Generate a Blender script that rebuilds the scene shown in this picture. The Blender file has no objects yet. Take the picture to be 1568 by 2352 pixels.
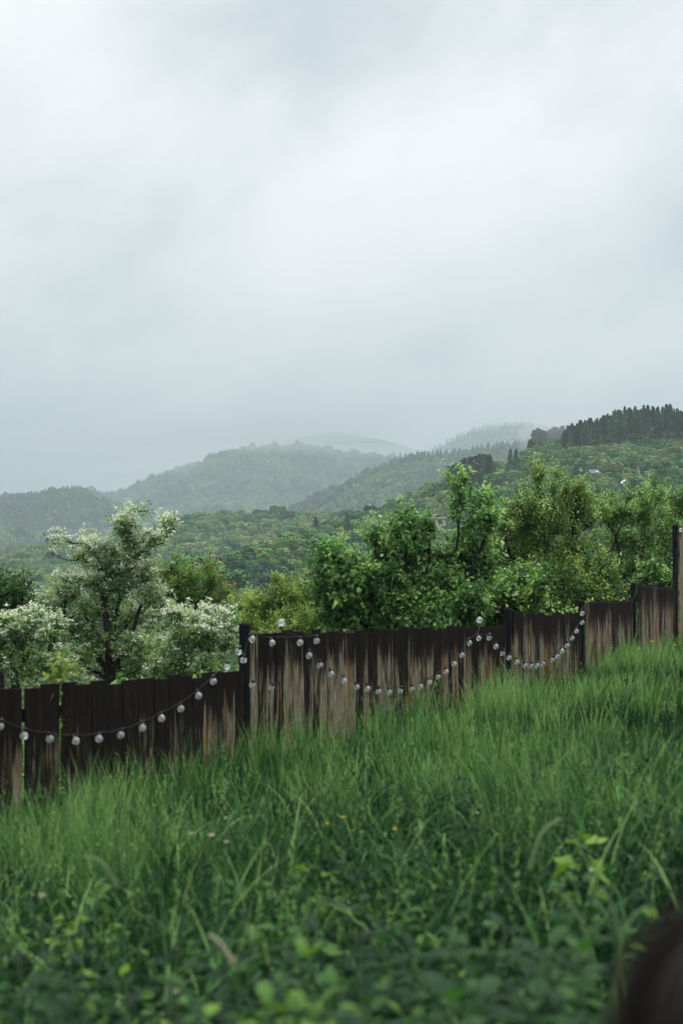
import bpy, bmesh, math
import numpy as np
from mathutils import Vector
R = math.radians
SC = bpy.context.scene
COL = SC.collection
F = 3267.0; CZ = 1.6; HY = 1250.0; CX = 784.0

def P(px, py, D):
    "a point seen at (px, py) of a 1568 x 2352 picture, D metres ahead of the camera"
    return np.array([(px-CX)/F*D, D, CZ-(py-HY)/F*D])

def rg(s): return np.random.default_rng(s)

# ------------------------------------------------------------------ noise
def vnoise(x, y, seed=0):
    x = np.asarray(x, float); y = np.asarray(y, float)
    xi = np.floor(x).astype(np.int64); yi = np.floor(y).astype(np.int64)
    fx = x-xi; fy = y-yi
    fx = fx*fx*(3-2*fx); fy = fy*fy*(3-2*fy)
    def h(a, b):
        n = (a*374761393 + b*668265263 + seed*982451653) & 0xffffffff
        n = ((n ^ (n >> 13))*1274126177) & 0xffffffff
        return ((n ^ (n >> 16)) & 0xffff)/65535.0
    return (h(xi, yi)*(1-fx)+h(xi+1, yi)*fx)*(1-fy)+(h(xi, yi+1)*(1-fx)+h(xi+1, yi+1)*fx)*fy
def fbm(x, y, o=4, seed=0):
    t = 0; a = 1; n = 0
    for k in range(o):
        t = t+a*(vnoise(x*2**k, y*2**k, seed+k)*2-1); n += a; a *= .5
    return t/n

# ------------------------------------------------------------------ mesh helpers
def mk(name, V, faces, mat, parent=None, attrs=None, smooth=False):
    "faces: list of (n_faces, k) int arrays"
    me = bpy.data.meshes.new(name)
    V = np.asarray(V, np.float32).reshape(-1, 3)
    faces = [np.asarray(f, np.int32) for f in faces if len(f)]
    me.vertices.add(len(V)); me.vertices.foreach_set('co', V.ravel())
    if faces:
        loops = np.concatenate([f.ravel() for f in faces])
        tot = np.concatenate([np.full(len(f), f.shape[1], np.int32) for f in faces])
        st = np.concatenate([[0], np.cumsum(tot)[:-1]]).astype(np.int32)
        me.loops.add(len(loops)); me.loops.foreach_set('vertex_index', loops)
        me.polygons.add(len(tot)); me.polygons.foreach_set('loop_start', st); me.polygons.foreach_set('loop_total', tot)
        me.polygons.foreach_set('use_smooth', np.full(len(tot), smooth))
    for k, a in (attrs or {}).items():
        at = me.attributes.new(k, 'FLOAT', 'POINT'); at.data.foreach_set('value', np.asarray(a, np.float32))
    me.update(calc_edges=True)
    if mat: me.materials.append(mat)
    o = bpy.data.objects.new(name, me); COL.objects.link(o)
    if parent: o.parent = parent
    return o

def tag(o, label=None, cat=None, group=None, kind=None):
    if label: o['label'] = label
    if cat: o['category'] = cat
    if group: o['group'] = group
    if kind: o['kind'] = kind
    return o
def empty(name, loc, rz=0):
    o = bpy.data.objects.new(name, None); COL.objects.link(o)
    o.location = tuple(float(v) for v in loc); o.rotation_euler.z = rz; o.empty_display_size = .2
    return o
def copy_tree(o, parent=None):
    c = o.copy(); COL.objects.link(c); c.parent = parent
    for ch in [k for k in bpy.data.objects if k.parent == o]: copy_tree(ch, c)
    return c

class MB:
    "collects pieces into one mesh"
    def __init__(s): s.V = []; s.Q = []; s.T = []; s.n = 0; s.A = []
    def add(s, V, Q=None, T=None, a=0.):
        V = np.asarray(V, float).reshape(-1, 3)
        if Q is not None and len(Q): s.Q.append(np.asarray(Q)+s.n)
        if T is not None and len(T): s.T.append(np.asarray(T)+s.n)
        s.V.append(V); s.n += len(V)
        s.A.append(np.full(len(V), a) if np.isscalar(a) else np.asarray(a))
    def hexa(s, c, a=0.):
        "8 corners: 0-3 bottom ring, 4-7 top ring"
        s.add(c, [[0,3,2,1],[4,5,6,7],[0,1,5,4],[1,2,6,5],[2,3,7,6],[3,0,4,7]], a=a)
    def box(s, lo, hi, a=0.):
        x0,y0,z0 = lo; x1,y1,z1 = hi
        s.hexa([(x0,y0,z0),(x1,y0,z0),(x1,y1,z0),(x0,y1,z0),(x0,y0,z1),(x1,y0,z1),(x1,y1,z1),(x0,y1,z1)], a)
    def tube(s, pts, rad, k=6, a=0., cap=True):
        pts = np.asarray(pts, float); n = len(pts)
        rad = np.full(n, rad) if np.isscalar(rad) else np.asarray(rad)
        t = np.gradient(pts, axis=0); t /= np.linalg.norm(t, axis=1)[:, None]+1e-9
        ref = np.array([0.31, 0.95, 0.05]) if abs(t[0][2]) > .7 else np.array([0, 0, 1.])
        u = np.cross(t, ref); u /= np.linalg.norm(u, axis=1)[:, None]+1e-9; v = np.cross(t, u)
        an = np.arange(k)*2*math.pi/k
        V = pts[:, None]+rad[:, None, None]*(np.cos(an)[None, :, None]*u[:, None]+np.sin(an)[None, :, None]*v[:, None])
        i = np.arange(n-1)[:, None]*k; j = np.arange(k)[None]; j2 = (j+1) % k
        Q = np.stack([i+j, i+j2, i+k+j2, i+k+j], -1).reshape(-1, 4)
        V = V.reshape(-1, 3); T = []
        if cap:
            V = np.vstack([V, pts[0], pts[-1]]); c0 = n*k; c1 = c0+1
            T = [[c0, (q+1) % k, q] for q in range(k)]+[[c1, (n-1)*k+q, (n-1)*k+(q+1) % k] for q in range(k)]
        s.add(V, Q, T, a)
    def lathe(s, prof, c, k=12, a=0., ax=None):
        "prof: list of (r, h) from bottom to top around c; ax axis"
        pr = np.asarray(prof, float); n = len(pr); an = np.arange(k)*2*math.pi/k
        V = np.zeros((n, k, 3)); V[..., 0] = pr[:, :1]*np.cos(an); V[..., 1] = pr[:, :1]*np.sin(an); V[..., 2] = pr[:, 1:]
        V = V.reshape(-1, 3)
        if ax is not None:
            z = np.asarray(ax, float); z = z/np.linalg.norm(z); x = np.cross([0.1, 1, 0.2], z); x /= np.linalg.norm(x); y = np.cross(z, x)
            V = V[:, :1]*x+V[:, 1:2]*y+V[:, 2:]*z
        i = np.arange(n-1)[:, None]*k; j = np.arange(k)[None]; j2 = (j+1) % k
        s.add(V+np.asarray(c), np.stack([i+j, i+j2, i+k+j2, i+k+j], -1).reshape(-1, 4), a=a)
    def build(s, name, mat, parent=None, smooth=False, an='tint'):
        V = np.vstack(s.V); A = np.concatenate(s.A)
        fs = []
        if s.Q: fs.append(np.vstack(s.Q))
        if s.T: fs.append(np.vstack([np.asarray(t).reshape(-1, 3) for t in s.T]))
        if parent is not None:
            V = V-np.array(parent.location)[None]
        return mk(name, V, fs, mat, parent, {an: A}, smooth)

# ------------------------------------------------------------------ materials
def newmat(name):
    m = bpy.data.materials.new(name); m.use_nodes = True
    nt = m.node_tree; nt.nodes.clear()
    out = nt.nodes.new('ShaderNodeOutputMaterial')
    return m, nt, out
def nd(nt, t, **kw):
    n = nt.nodes.new(t)
    for k, v in kw.items():
        if k.startswith('i_'): n.inputs[k[2:].replace('_', ' ')].default_value = v
        else: setattr(n, k, v)
    return n
def ramp(nt, stops, fac=None, interp='LINEAR'):
    r = nt.nodes.new('ShaderNodeValToRGB'); r.color_ramp.interpolation = interp
    e = r.color_ramp.elements
    while len(e) < len(stops): e.new(.5)
    for q, (p, c) in zip(e, stops): q.position = p; q.color = (*c, 1)
    if fac is not None: nt.links.new(fac, r.inputs[0])
    return r
def leafmat(name, stops, trans=.35, rough=.5, noise=.0, nscale=2., spec=.3, source='tint'):
    m, nt, out = newmat(name); L = nt.links.new
    if source == 'tint': a = nd(nt, 'ShaderNodeAttribute', attribute_name='tint').outputs['Fac']
    else: a = nd(nt, 'ShaderNodeObjectInfo').outputs['Random']
    if noise:
        tc = nd(nt, 'ShaderNodeNewGeometry')
        n = nd(nt, 'ShaderNodeTexNoise', i_Scale=nscale, i_Detail=3.)
        L(tc.outputs['Position'], n.inputs['Vector'])
        ma = nd(nt, 'ShaderNodeMath', operation='MULTIPLY_ADD'); L(n.outputs['Fac'], ma.inputs[0]); ma.inputs[1].default_value = noise*2; ma.inputs[2].default_value = -noise
        ad = nd(nt, 'ShaderNodeMath', operation='ADD', use_clamp=True); L(a, ad.inputs[0]); L(ma.outputs[0], ad.inputs[1]); a = ad.outputs[0]
    fol = 1.3 if name in ('grass_blades', 'herb_leaves') else 1.9
    if name not in ('white_blossom', 'soil_under_grass'): stops = [(q, (c[0]*fol, c[1]*fol*(1. if fol < 1.5 else .93), c[2]*fol*(.85 if fol < 1.5 else .85))) for q, c in stops]
    r = ramp(nt, stops, a)
    p = nd(nt, 'ShaderNodeBsdfPrincipled', i_Roughness=rough); p.inputs['Specular IOR Level'].default_value = spec
    L(r.outputs[0], p.inputs['Base Color'])
    t = nd(nt, 'ShaderNodeBsdfTranslucent')
    hs = nd(nt, 'ShaderNodeHueSaturation', i_Value=1.3, i_Saturation=1.1); L(r.outputs[0], hs.inputs['Color']); L(hs.outputs[0], t.inputs['Color'])
    mx = nd(nt, 'ShaderNodeMixShader'); mx.inputs[0].default_value = trans
    L(p.outputs[0], mx.inputs[1]); L(t.outputs[0], mx.inputs[2]); L(mx.outputs[0], out.inputs[0])
    return m
def plain(name, col, rough=.7, var=.3, scale=8., metal=0., spec=.4, bump=0.):
    m, nt, out = newmat(name); L = nt.links.new
    tc = nd(nt, 'ShaderNodeTexCoord'); n = nd(nt, 'ShaderNodeTexNoise', i_Scale=scale, i_Detail=5.)
    L(tc.outputs['Object'], n.inputs['Vector'])
    c = np.array(col)
    r = ramp(nt, [(.3, tuple(c*(1-var))), (.7, tuple(np.minimum(c*(1+var), 1)))], n.outputs['Fac'])
    p = nd(nt, 'ShaderNodeBsdfPrincipled', i_Roughness=rough, i_Metallic=metal); p.inputs['Specular IOR Level'].default_value = spec
    L(r.outputs[0], p.inputs['Base Color'])
    if bump:
        b = nd(nt, 'ShaderNodeBump', i_Strength=bump); L(n.outputs['Fac'], b.inputs['Height']); L(b.outputs[0], p.inputs['Normal'])
    L(p.outputs[0], out.inputs[0])
    return m

M = {}
M['bark'] = plain('bark', (.022, .018, .015), .9, .4, 20, spec=.15, bump=.4)
M['pinebark'] = plain('pine_bark', (.06, .045, .035), .9, .4, 5)
M['soil'] = leafmat('soil_under_grass', [(0, (.012, .02, .008)), (1, (.02, .035, .012))], 0., .9, .4, 3., .1)
M['grass'] = leafmat('grass_blades', [(0, (.0025, .010, .005)), (.25, (.009, .032, .013)), (.55, (.036, .1, .034)), (.75, (.075, .17, .055)), (.93, (.15, .25, .09)), (1, (.24, .25, .13))], .22, .6, .0, 1., .12)
M['herb'] = leafmat('herb_leaves', [(0, (.004, .015, .007)), (.45, (.012, .041, .015)), (.75, (.042, .105, .028)), (1, (.12, .21, .035))], .3, .6, .0, 1., .12)
M['haw'] = leafmat('hawthorn_leaves', [(0, (.035, .08, .03)), (.5, (.085, .17, .06)), (.9, (.17, .27, .11)), (1, (.2, .11, .04))], .42, .45, spec=.35)
M['blossom'] = leafmat('white_blossom', [(0, (.52, .56, .42)), (1, (.85, .86, .76))], .4, .6)
M['darkleaf'] = leafmat('dark_leaves', [(0, (.018, .045, .016)), (1, (.045, .1, .03))], .3, .4)
M['redtip'] = leafmat('leaves_with_red_tips', [(0, (.025, .065, .015)), (.6, (.06, .13, .025)), (.9, (.11, .17, .03)), (1, (.24, .1, .03))], .35, .45)
M['limeleaf'] = leafmat('yellow_green_leaves', [(0, (.05, .1, .025)), (.6, (.12, .19, .045)), (1, (.21, .26, .08))], .35, .45)
M['bigleaf'] = leafmat('broad_mid_green_leaves', [(0, (.022, .06, .02)), (.5, (.065, .145, .05)), (1, (.18, .29, .1))], .35, .5, spec=.25)
M['olive'] = leafmat('olive_green_leaves', [(0, (.032, .075, .024)), (.5, (.075, .15, .04)), (.93, (.23, .31, .1)), (1, (.26, .22, .11))], .28, .45)
M['green2'] = leafmat('fresh_green_leaves', [(0, (.028, .072, .022)), (.5, (.065, .145, .04)), (1, (.2, .3, .095))], .28, .42)
M['sapling'] = leafmat('lime_sapling_leaves', [(0, (.07, .12, .03)), (1, (.15, .2, .05))], .4, .5)

# hillside materials
def hillmat(name, c0, c1, c2, sc=.02):
    m, nt, out = newmat(name); L = nt.links.new
    g = nd(nt, 'ShaderNodeNewGeometry')
    n = nd(nt, 'ShaderNodeTexNoise', i_Scale=sc, i_Detail=8., i_Roughness=.65); L(g.outputs['Position'], n.inputs['Vector'])
    r = ramp(nt, [(.3, c0), (.5, c1), (.7, c2)], n.outputs['Fac'])
    n2 = nd(nt, 'ShaderNodeTexNoise', i_Scale=sc*9, i_Detail=4.); L(g.outputs['Position'], n2.inputs['Vector'])
    b = nd(nt, 'ShaderNodeBump', i_Strength=1., i_Distance=6.); L(n2.outputs['Fac'], b.inputs['Height'])
    p = nd(nt, 'ShaderNodeBsdfPrincipled', i_Roughness=.95); p.inputs['Specular IOR Level'].default_value = .1
    L(r.outputs[0], p.inputs['Base Color']); L(b.outputs[0], p.inputs['Normal']); L(p.outputs[0], out.inputs[0])
    return m
M['hill'] = hillmat('hill_scrub', (.022, .055, .02), (.045, .1, .03), (.09, .14, .045))
M['ground'] = hillmat('ground', (.012, .022, .008), (.02, .035, .012), (.03, .045, .015), .3)

def canopymat(name, stops, patch):
    "crown colour: each tree its own, in drifts of one species"
    m, nt, out = newmat(name); L = nt.links.new
    oi = nd(nt, 'ShaderNodeObjectInfo')
    n = nd(nt, 'ShaderNodeTexNoise', i_Scale=patch, i_Detail=2.); L(oi.outputs['Location'], n.inputs['Vector'])
    ma = nd(nt, 'ShaderNodeMath', operation='MULTIPLY_ADD'); L(n.outputs['Fac'], ma.inputs[0]); ma.inputs[1].default_value = 2.4; ma.inputs[2].default_value = -1.05
    mb = nd(nt, 'ShaderNodeMath', operation='MULTIPLY_ADD'); L(oi.outputs['Random'], mb.inputs[0]); mb.inputs[1].default_value = .65; L(ma.outputs[0], mb.inputs[2])
    a = nd(nt, 'ShaderNodeAttribute', attribute_name='tint')
    mc = nd(nt, 'ShaderNodeMath', operation='MULTIPLY_ADD', use_clamp=True); L(a.outputs['Fac'], mc.inputs[0]); mc.inputs[1].default_value = .07; L(mb.outputs[0], mc.inputs[2])
    r = ramp(nt, stops, mc.outputs[0])
    p = nd(nt, 'ShaderNodeBsdfPrincipled', i_Roughness=.8); p.inputs['Specular IOR Level'].default_value = .15
    L(r.outputs[0], p.inputs['Base Color']); L(p.outputs[0], out.inputs[0])
    return m
M['canopy'] = canopymat('mixed_canopy', [(0, (.022, .07, .032)), (.28, (.045, .13, .042)), (.5, (.1, .205, .058)), (.75, (.165, .235, .07)), (1, (.15, .2, .08))], .035)
M['canopy_far'] = canopymat('distant_canopy', [(0, (.014, .045, .022)), (.5, (.04, .105, .036)), (1, (.12, .19, .055))], .008)
M['conifer'] = canopymat('conifer_needles', [(0, (.034, .088, .05)), (1, (.09, .175, .08))], .05)

# ------------------------------------------------------------------ leaves
def leaf_arrays(P0, dirs, size, rng, tint, wid=.55, droop=.0):
    "one folded rhombus per leaf; returns V (4n) and T (2n)"
    n = len(P0)
    d = dirs/(np.linalg.norm(dirs, axis=1)[:, None]+1e-9)
    r = rng.normal(size=(n, 3)); s = np.cross(d, r); s /= np.linalg.norm(s, axis=1)[:, None]+1e-9
    # prefer blades whose flat side faces up
    up = np.array([0, 0, 1.]); su = np.cross(d, up)+.02; su /= np.linalg.norm(su, axis=1)[:, None]
    s = s*.55+su*.7*np.sign((s*su).sum(1))[:, None]; s /= np.linalg.norm(s, axis=1)[:, None]
    nn = np.cross(s, d)
    L = size[:, None]
    base = P0; tip = P0+d*L-up*droop*L
    mid = P0+d*L*.45
    a = mid+s*L*wid*.5+nn*L*.08; b = mid-s*L*wid*.5+nn*L*.08
    V = np.stack([base, a, tip, b], 1).reshape(-1, 3)
    i = np.arange(n)[:, None]*4
    T = np.concatenate([i+[[0, 1, 2]], i+[[0, 2, 3]]])
    return V, T, np.repeat(tint, 4)

def sample_lobes(lobes, n, rng, shell=2.0, depth=.85):
    w = np.array([(l[3]*l[4]*(l[5] if len(l) > 5 else 1)) for l in lobes], float); w /= w.sum()
    k = rng.choice(len(lobes), n, p=w)
    v = rng.normal(size=(n, 3)); v /= np.linalg.norm(v, axis=1)[:, None]
    v *= (rng.random(n)**(1/shell))[:, None]
    out = np.zeros((n, 3))
    for i in range(n):
        l = lobes[k[i]]; D = l[2]; c = P(l[0], l[1], D)
        rx = l[3]/F*D; rz = l[4]/F*D
        out[i] = c+v[i]*[rx, max(rx, rz)*depth, rz]
    return out, k

def tree(name, label, cat, base, stems, lobes, ntip, leaf, mat, seed, group=None, nleaf=26, shoot=.3, upw=.8,
         r0=.009, blossom=None, wid=.55, droop=.1, shell=2.0, tintf=None, foliage='crown'):
    """base: world point; stems: polylines of (px,py,D) rising from the base; lobes: ellipsoids the crown fills."""
    rng = rg(seed)
    nleaf = int(nleaf*1.7); ntip = int(ntip*1.3)
    root = empty(name, base)
    nodes = [np.asarray(base, float)]; par = [-1]
    for st in stems:
        prev = 0
        pts = [P(*q) if len(q) == 3 and q[1] > 50 else np.asarray(q) for q in st]
        for q in pts:
            a = nodes[prev]
            m = max(2, int(np.linalg.norm(q-a)/.35))
            for t in range(1, m+1):
                nodes.append(a+(q-a)*t/m+rng.normal(0, .02, 3)); par.append(prev); prev = len(nodes)-1
    ns = len(nodes)
    tips, lk = sample_lobes(lobes, ntip, rng, shell)
    b = np.asarray(base)
    stem_nodes = np.array(nodes)
    dmin = np.min(np.linalg.norm(tips[:, None]-stem_nodes[None], axis=2), axis=1)
    order = np.argsort(dmin)
    N = np.zeros((ns+ntip*4+10, 3)); N[:ns] = stem_nodes; cnt = ns
    par = par+[0]*(ntip*4+10)
    tipidx = []; tdir = []
    for o in order:
        t = tips[o]
        dv = N[:cnt]-t; dist = np.linalg.norm(dv, axis=1)
        cost = dist+np.maximum(dv[:, 2], 0)*.9
        j = int(np.argmin(cost)); a = N[j]
        dvec = t-a; ln = np.linalg.norm(dvec)
        m = 1 if ln < .15 else 2 if ln < .4 else 3
        prev = j
        for q in range(1, m+1):
            f = q/m
            pt = a+dvec*f; pt = pt-np.array([0, 0, 1])*math.sin(f*math.pi)*ln*.08+rng.normal(0, .02*ln, 3)*(f < 1)
            N[cnt] = pt; par[cnt] = prev; prev = cnt; cnt += 1
        tipidx.append(prev); tdir.append(dvec/(ln+1e-6))
    N = N[:cnt]; par = np.array(par[:cnt])
    wgt = np.zeros(cnt); wgt[tipidx] = 1
    for i in range(cnt-1, 0, -1): wgt[par[i]] += wgt[i]
    rad = r0*(wgt+.15)**.36*.6
    rad = np.minimum(rad, r0*12)
    # wood
    ii = np.arange(1, cnt); A = N[par[ii]]; B = N[ii]
    ra = np.minimum(rad[par[ii]], rad[ii]*1.6); rb = rad[ii]
    d = B-A; d /= np.linalg.norm(d, axis=1)[:, None]+1e-9
    ref = np.where(np.abs(d[:, 2:3]) > .8, np.array([[1., 0, 0]]), np.array([[0, 0, 1.]]))
    u = np.cross(d, ref); u /= np.linalg.norm(u, axis=1)[:, None]+1e-9; v = np.cross(d, u)
    k = 6; an = np.arange(k)*2*math.pi/k
    ring = np.cos(an)[None, :, None]*u[:, None]+np.sin(an)[None, :, None]*v[:, None]
    V = np.concatenate([A[:, None]+ring*ra[:, None, None], B[:, None]+ring*rb[:, None, None]], 1).reshape(-1, 3)
    i0 = (np.arange(len(ii))*2*k)[:, None]; j = np.arange(k)[None]; j2 = (j+1) % k
    Q = np.stack([i0+j, i0+j2, i0+k+j2, i0+k+j], -1).reshape(-1, 4)
    mk('trunk', V-b, [Q], M['bark'], root, smooth=True)
    # leaves on shoots
    tp = N[tipidx]; td = np.array(tdir); nt_ = len(tp)
    sd = td*.6+np.array([0, 0, upw])+rng.normal(0, .45, (nt_, 3)); sd /= np.linalg.norm(sd, axis=1)[:, None]
    sl = shoot*rng.uniform(.4, 1.3, nt_)
    kk = np.repeat(np.arange(nt_), nleaf); f = rng.uniform(-.5, 1, len(kk))
    pos = tp[kk]+sd[kk]*(f*sl[kk])[:, None]+rng.normal(0, leaf*.55, (len(kk), 3))
    ld = rng.normal(0, 1, (len(kk), 3))+sd[kk]*.5+np.array([0, 0, .15]); 
    tb = rng.random(nt_)
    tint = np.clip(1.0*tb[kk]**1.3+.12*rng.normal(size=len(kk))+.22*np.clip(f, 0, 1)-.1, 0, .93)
    red = (f > .75) & (rng.random(len(kk)) < (.3 if 'red' in name else .05)) & (tb[kk] > .6); tint[red] = 1.
    size = leaf*rng.uniform(.6, 1.25, len(kk))
    Vl, Tl, Al = leaf_arrays(pos, ld, size, rng, tint, wid, droop)
    # young shoots carrying the leaves
    mk(foliage, Vl-b, [Tl], mat, root, {'tint': Al})
    if blossom:
        frac, per, bs = blossom[:3]
        lw = np.array([(l[6] if len(l) > 6 else 1.) for l in lobes])[lk[order]]
        sel = np.where(rng.random(nt_) < frac*lw)[0]
        kb = np.repeat(sel, per); fb = rng.uniform(-.5, .9, len(kb))
        # corymbs: small groups
        g8 = np.arange(len(kb))//9
        cl = rng.normal(0, 1, (g8[-1]+1, 3))[g8]
        fb = (rng.uniform(-.5, .95, g8[-1]+1))[g8]
        pb = tp[kb]+sd[kb]*(fb*sl[kb])[:, None]+cl*leaf*.7+[0, 0, leaf*.9]+rng.normal(0, bs*.75, (len(kb), 3))*[1, 1, .6]
        Vb, Tb, Ab = leaf_arrays(pb, rng.normal(0, 1, (len(kb), 3))*[1, 1, .4], bs*rng.uniform(.7, 1.3, len(kb)), rng, rng.random(len(kb)), .95)
        mk('blossom', Vb-b, [Tb], M['blossom'], root, {'tint': Ab})
    tag(root, label, cat, group)
    return root

# ------------------------------------------------------------------ ground
FA = np.array([-2.52, 10.5]); FB = np.array([5.51, 23.5]); FD = (FB-FA)/np.linalg.norm(FB-FA); FN = np.array([-FD[1], FD[0]])
def past_fence(x, y): return (x-FA[0])*FN[0]+(y-FA[1])*FN[1]
def gz(x, y):
    x = np.asarray(x, float); y = np.asarray(y, float)
    yc = np.clip(y, -30, 30); xc = np.clip(x, -12, 14)
    z = .133-.0444*yc+.129*np.where(yc < 0, 0.3, np.clip(yc/6, .3, 1))*xc
    z = z+.05*fbm(x*.5, y*.5, 3, 5)
    d = np.maximum(past_fence(x, y)-1.0, 0)
    z = z-(np.minimum(d, 170)/170)**1.25*48
    r = np.hypot(x, y)
    z = z-np.clip((r-150)/500, 0, 1)*25
    return z
def build_ground():
    rr = np.concatenate([[0.], np.geomspace(.6, 9200, 170)]); na = 240
    an = np.arange(na)*2*math.pi/na
    X = rr[:, None]*np.sin(an); Y = rr[:, None]*np.cos(an); Z = gz(X, Y)
    V = np.stack([X, Y, Z], -1).reshape(-1, 3)
    i = np.arange(len(rr)-1)[:, None]*na; j = np.arange(na)[None]; j2 = (j+1) % na
    Q = np.stack([i+j, i+na+j, i+na+j2, i+j2], -1).reshape(-1, 4)
    o = mk('ground', V, [Q], M['ground'], None, None, True); tag(o, 'dark soil and valley floor under the grass and hills', None, None, 'structure')
build_ground()

# ------------------------------------------------------------------ hills
class Hill:
    def __init__(s, name, label, crest, Dn, zn, amp, seed, prof=1.0, rows=90, cols=240, gully=90., rough=4., ks=1.):
        c = np.array(crest, float); c[:, 2] *= ks; Dn *= ks; zn = zn*ks-(1-ks)*30; amp *= ks; gully *= ks
        cols = int(cols*1.6); s.px = np.linspace(-760, 2580, cols)
        py = np.interp(s.px, c[:, 0], c[:, 1]); D = np.interp(s.px, c[:, 0], c[:, 2])
        k = np.hanning(9); k /= k.sum()
        py = np.convolve(np.pad(py, 4, 'edge'), k, 'valid'); D = np.convolve(np.pad(D, 4, 'edge'), k, 'valid')
        py = py+rough*fbm(s.px/60, s.px*0+seed, 4, seed)
        s.D = D; s.Dn = Dn; s.zn = zn
        zc = CZ-(py-HY)/F*D
        t = np.concatenate([np.linspace(0, 1, rows), 1+np.linspace(.03, .5, 14)])
        tt = t[:, None]
        DD = Dn+(D-Dn)[None]*tt
        X = (s.px-CX)[None]/F*DD
        up = np.where(tt <= 1, np.clip(tt, 0, 1)**prof, 1)
        Z = zn+(zc-zn)[None]*up
        back = np.maximum(tt-1, 0)
        Z = Z-back**1.4*(D-Dn)[None]*.75
        win = np.clip(np.minimum(tt*5, 1)*np.clip((1-tt)*3.5, .04, 1), 0, 1)
        g = fbm(X/gully, DD/gully*.6, 5, seed+11)
        rid = 1-2*np.abs(fbm(X/gully*.8+3, DD/gully*.3, 4, seed+31))
        Z = Z+amp*win*(g*.7+rid*.6-.3)
        s.X = X; s.Y = DD; s.Z = Z; s.t = t; s.rows = rows
        n0, n1 = X.shape
        V = np.stack([X, DD, Z], -1).reshape(-1, 3)
        i = np.arange(n0-1)[:, None]*n1; j = np.arange(n1-1)[None]
        Q = np.stack([i+j, i+j+1, i+n1+j+1, i+n1+j], -1).reshape(-1, 4)
        o = mk(name, V, [Q], M['hill'], None, None, True); tag(o, label, None, None, 'structure')
        s.PY = HY-(Z-CZ)/DD*F
    def at(s, u, t):
        "surface point for column position u (px) and t (0 base .. 1 crest)"
        ci = np.clip((np.asarray(u)-s.px[0])/(s.px[1]-s.px[0]), 0, len(s.px)-1.001)
        ri = np.interp(t, s.t, np.arange(len(s.t)))
        ri = np.clip(ri, 0, len(s.t)-1.001)
        c0 = ci.astype(int) if hasattr(ci, 'astype') else int(ci); r0_ = ri.astype(int)
        fc = ci-c0; fr = ri-r0_
        def g(A): return (A[r0_, c0]*(1-fc)+A[r0_, c0+1]*fc)*(1-fr)+(A[r0_+1, c0]*(1-fc)+A[r0_+1, c0+1]*fc)*fr
        return np.stack([g(s.X), g(s.Y), g(s.Z)], -1)
    def hit(s, u, py):
        "surface point seen at (u, py)"
        ts = np.linspace(.02, 1, 500); q = s.at(np.full(500, float(u)), ts)
        pp = HY-(q[:, 2]-CZ)/q[:, 1]*F
        k = np.argmax(pp <= py) if (pp <= py).any() else 499
        return q[k]

H1 = Hill('hill_nearest', 'nearest scrub covered hillside rising to the pine crest on the right',
  [(-260,1445,300),(150,1430,320),(300,1405,340),(480,1345,420),(600,1276,600),(680,1246,700),(740,1222,780),(800,1203,850),(900,1168,900),(1000,1132,940),
   (1080,1108,960),(1130,1086,960),(1190,1062,960),(1225,1042,980),(1290,1020,1000),(1340,1008,1000),(1450,985,1000),(1568,990,1000),(1830,960,1000)],
  190, -75, 16, 3, .9, 110, 300, 90., ks=.62)
H2 = Hill('hill_wooded', 'green wooded rise in the middle left below the grey mountain',
  [(-260,1300,1200),(0,1296,1250),(60,1275,1250),(130,1264,1250),(200,1268,1250),(300,1255,1250),(370,1226,1250),(430,1202,1250),(500,1196,1250),(600,1192,1250),(700,1197,1250),(780,1196,1250),(900,1190,1250),(1830,1180,1250)],
  480, -75, 22, 7, 1.0, 90, 240, 140., ks=.7)
H3 = Hill('hill_long', 'long hazy slope climbing rightwards behind the nearest hill',
  [(-260,1340,1500),(450,1290,1700),(560,1240,1800),(640,1204,1850),(700,1160,1900),(760,1137,1900),(850,1096,1900),(900,1075,1900),(1000,1058,1950),(1100,1046,2000),(1200,1034,2000),(1300,1024,2000),(1830,1010,2000)],
  1000, -75, 40, 13, 1.0, 90, 240, 220.)
H4 = Hill('hill_left', 'dull blue green hill at the left edge',
  [(-260,1150,2300),(0,1158,2300),(60,1150,2300),(100,1150,2300),(150,1143,2300),(175,1142,2300),(220,1158,2300),(270,1175,2300),(340,1210,2300),(450,1262,2300),(600,1300,2300),(1830,1330,2300)],
  1300, -75, 45, 17, 1.0, 90, 200, 230.)
H4b = Hill('hill_spur', 'paler low spur at the left edge above the hawthorn',
  [(-260,1160,1700),(0,1222,1700),(80,1244,1700),(150,1266,1700),(250,1290,1700),(400,1320,1700),(1830,1340,1700)],
  1300, -75, 20, 19, 1.0, 60, 200, 200.)
H5 = Hill('mountain_central', 'grey green forested mountain in the centre distance',
  [(-260,1170,3300),(100,1158,3400),(180,1143,3400),(230,1152,3400),(285,1150,3400),(340,1120,3400),(400,1096,3400),(450,1086,3400),(500,1062,3400),(540,1052,3400),(600,1050,3400),(690,1040,3400),(760,1054,3400),(860,1062,3400),(890,1068,3400),(1000,1085,3400),(1200,1110,3400),(1830,1130,3400)],
  2200, -75, 90, 23, 1.0, 90, 260, 380., 2.5)
H6 = Hill('mountain_blue', 'blue forested mountain top in mist behind the right hill',
  [(-260,1220,4800),(700,1140,4800),(850,1090,4800),(960,1056,4800),(1000,1032,4800),(1040,1012,4800),(1080,992,4800),(1120,980,4800),(1180,977,4800),(1240,982,4800),(1290,992,4800),(1400,1000,4800),(1830,1010,4800)],
  3600, -75, 80, 29, 1.0, 60, 220, 450., 2.)


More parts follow.
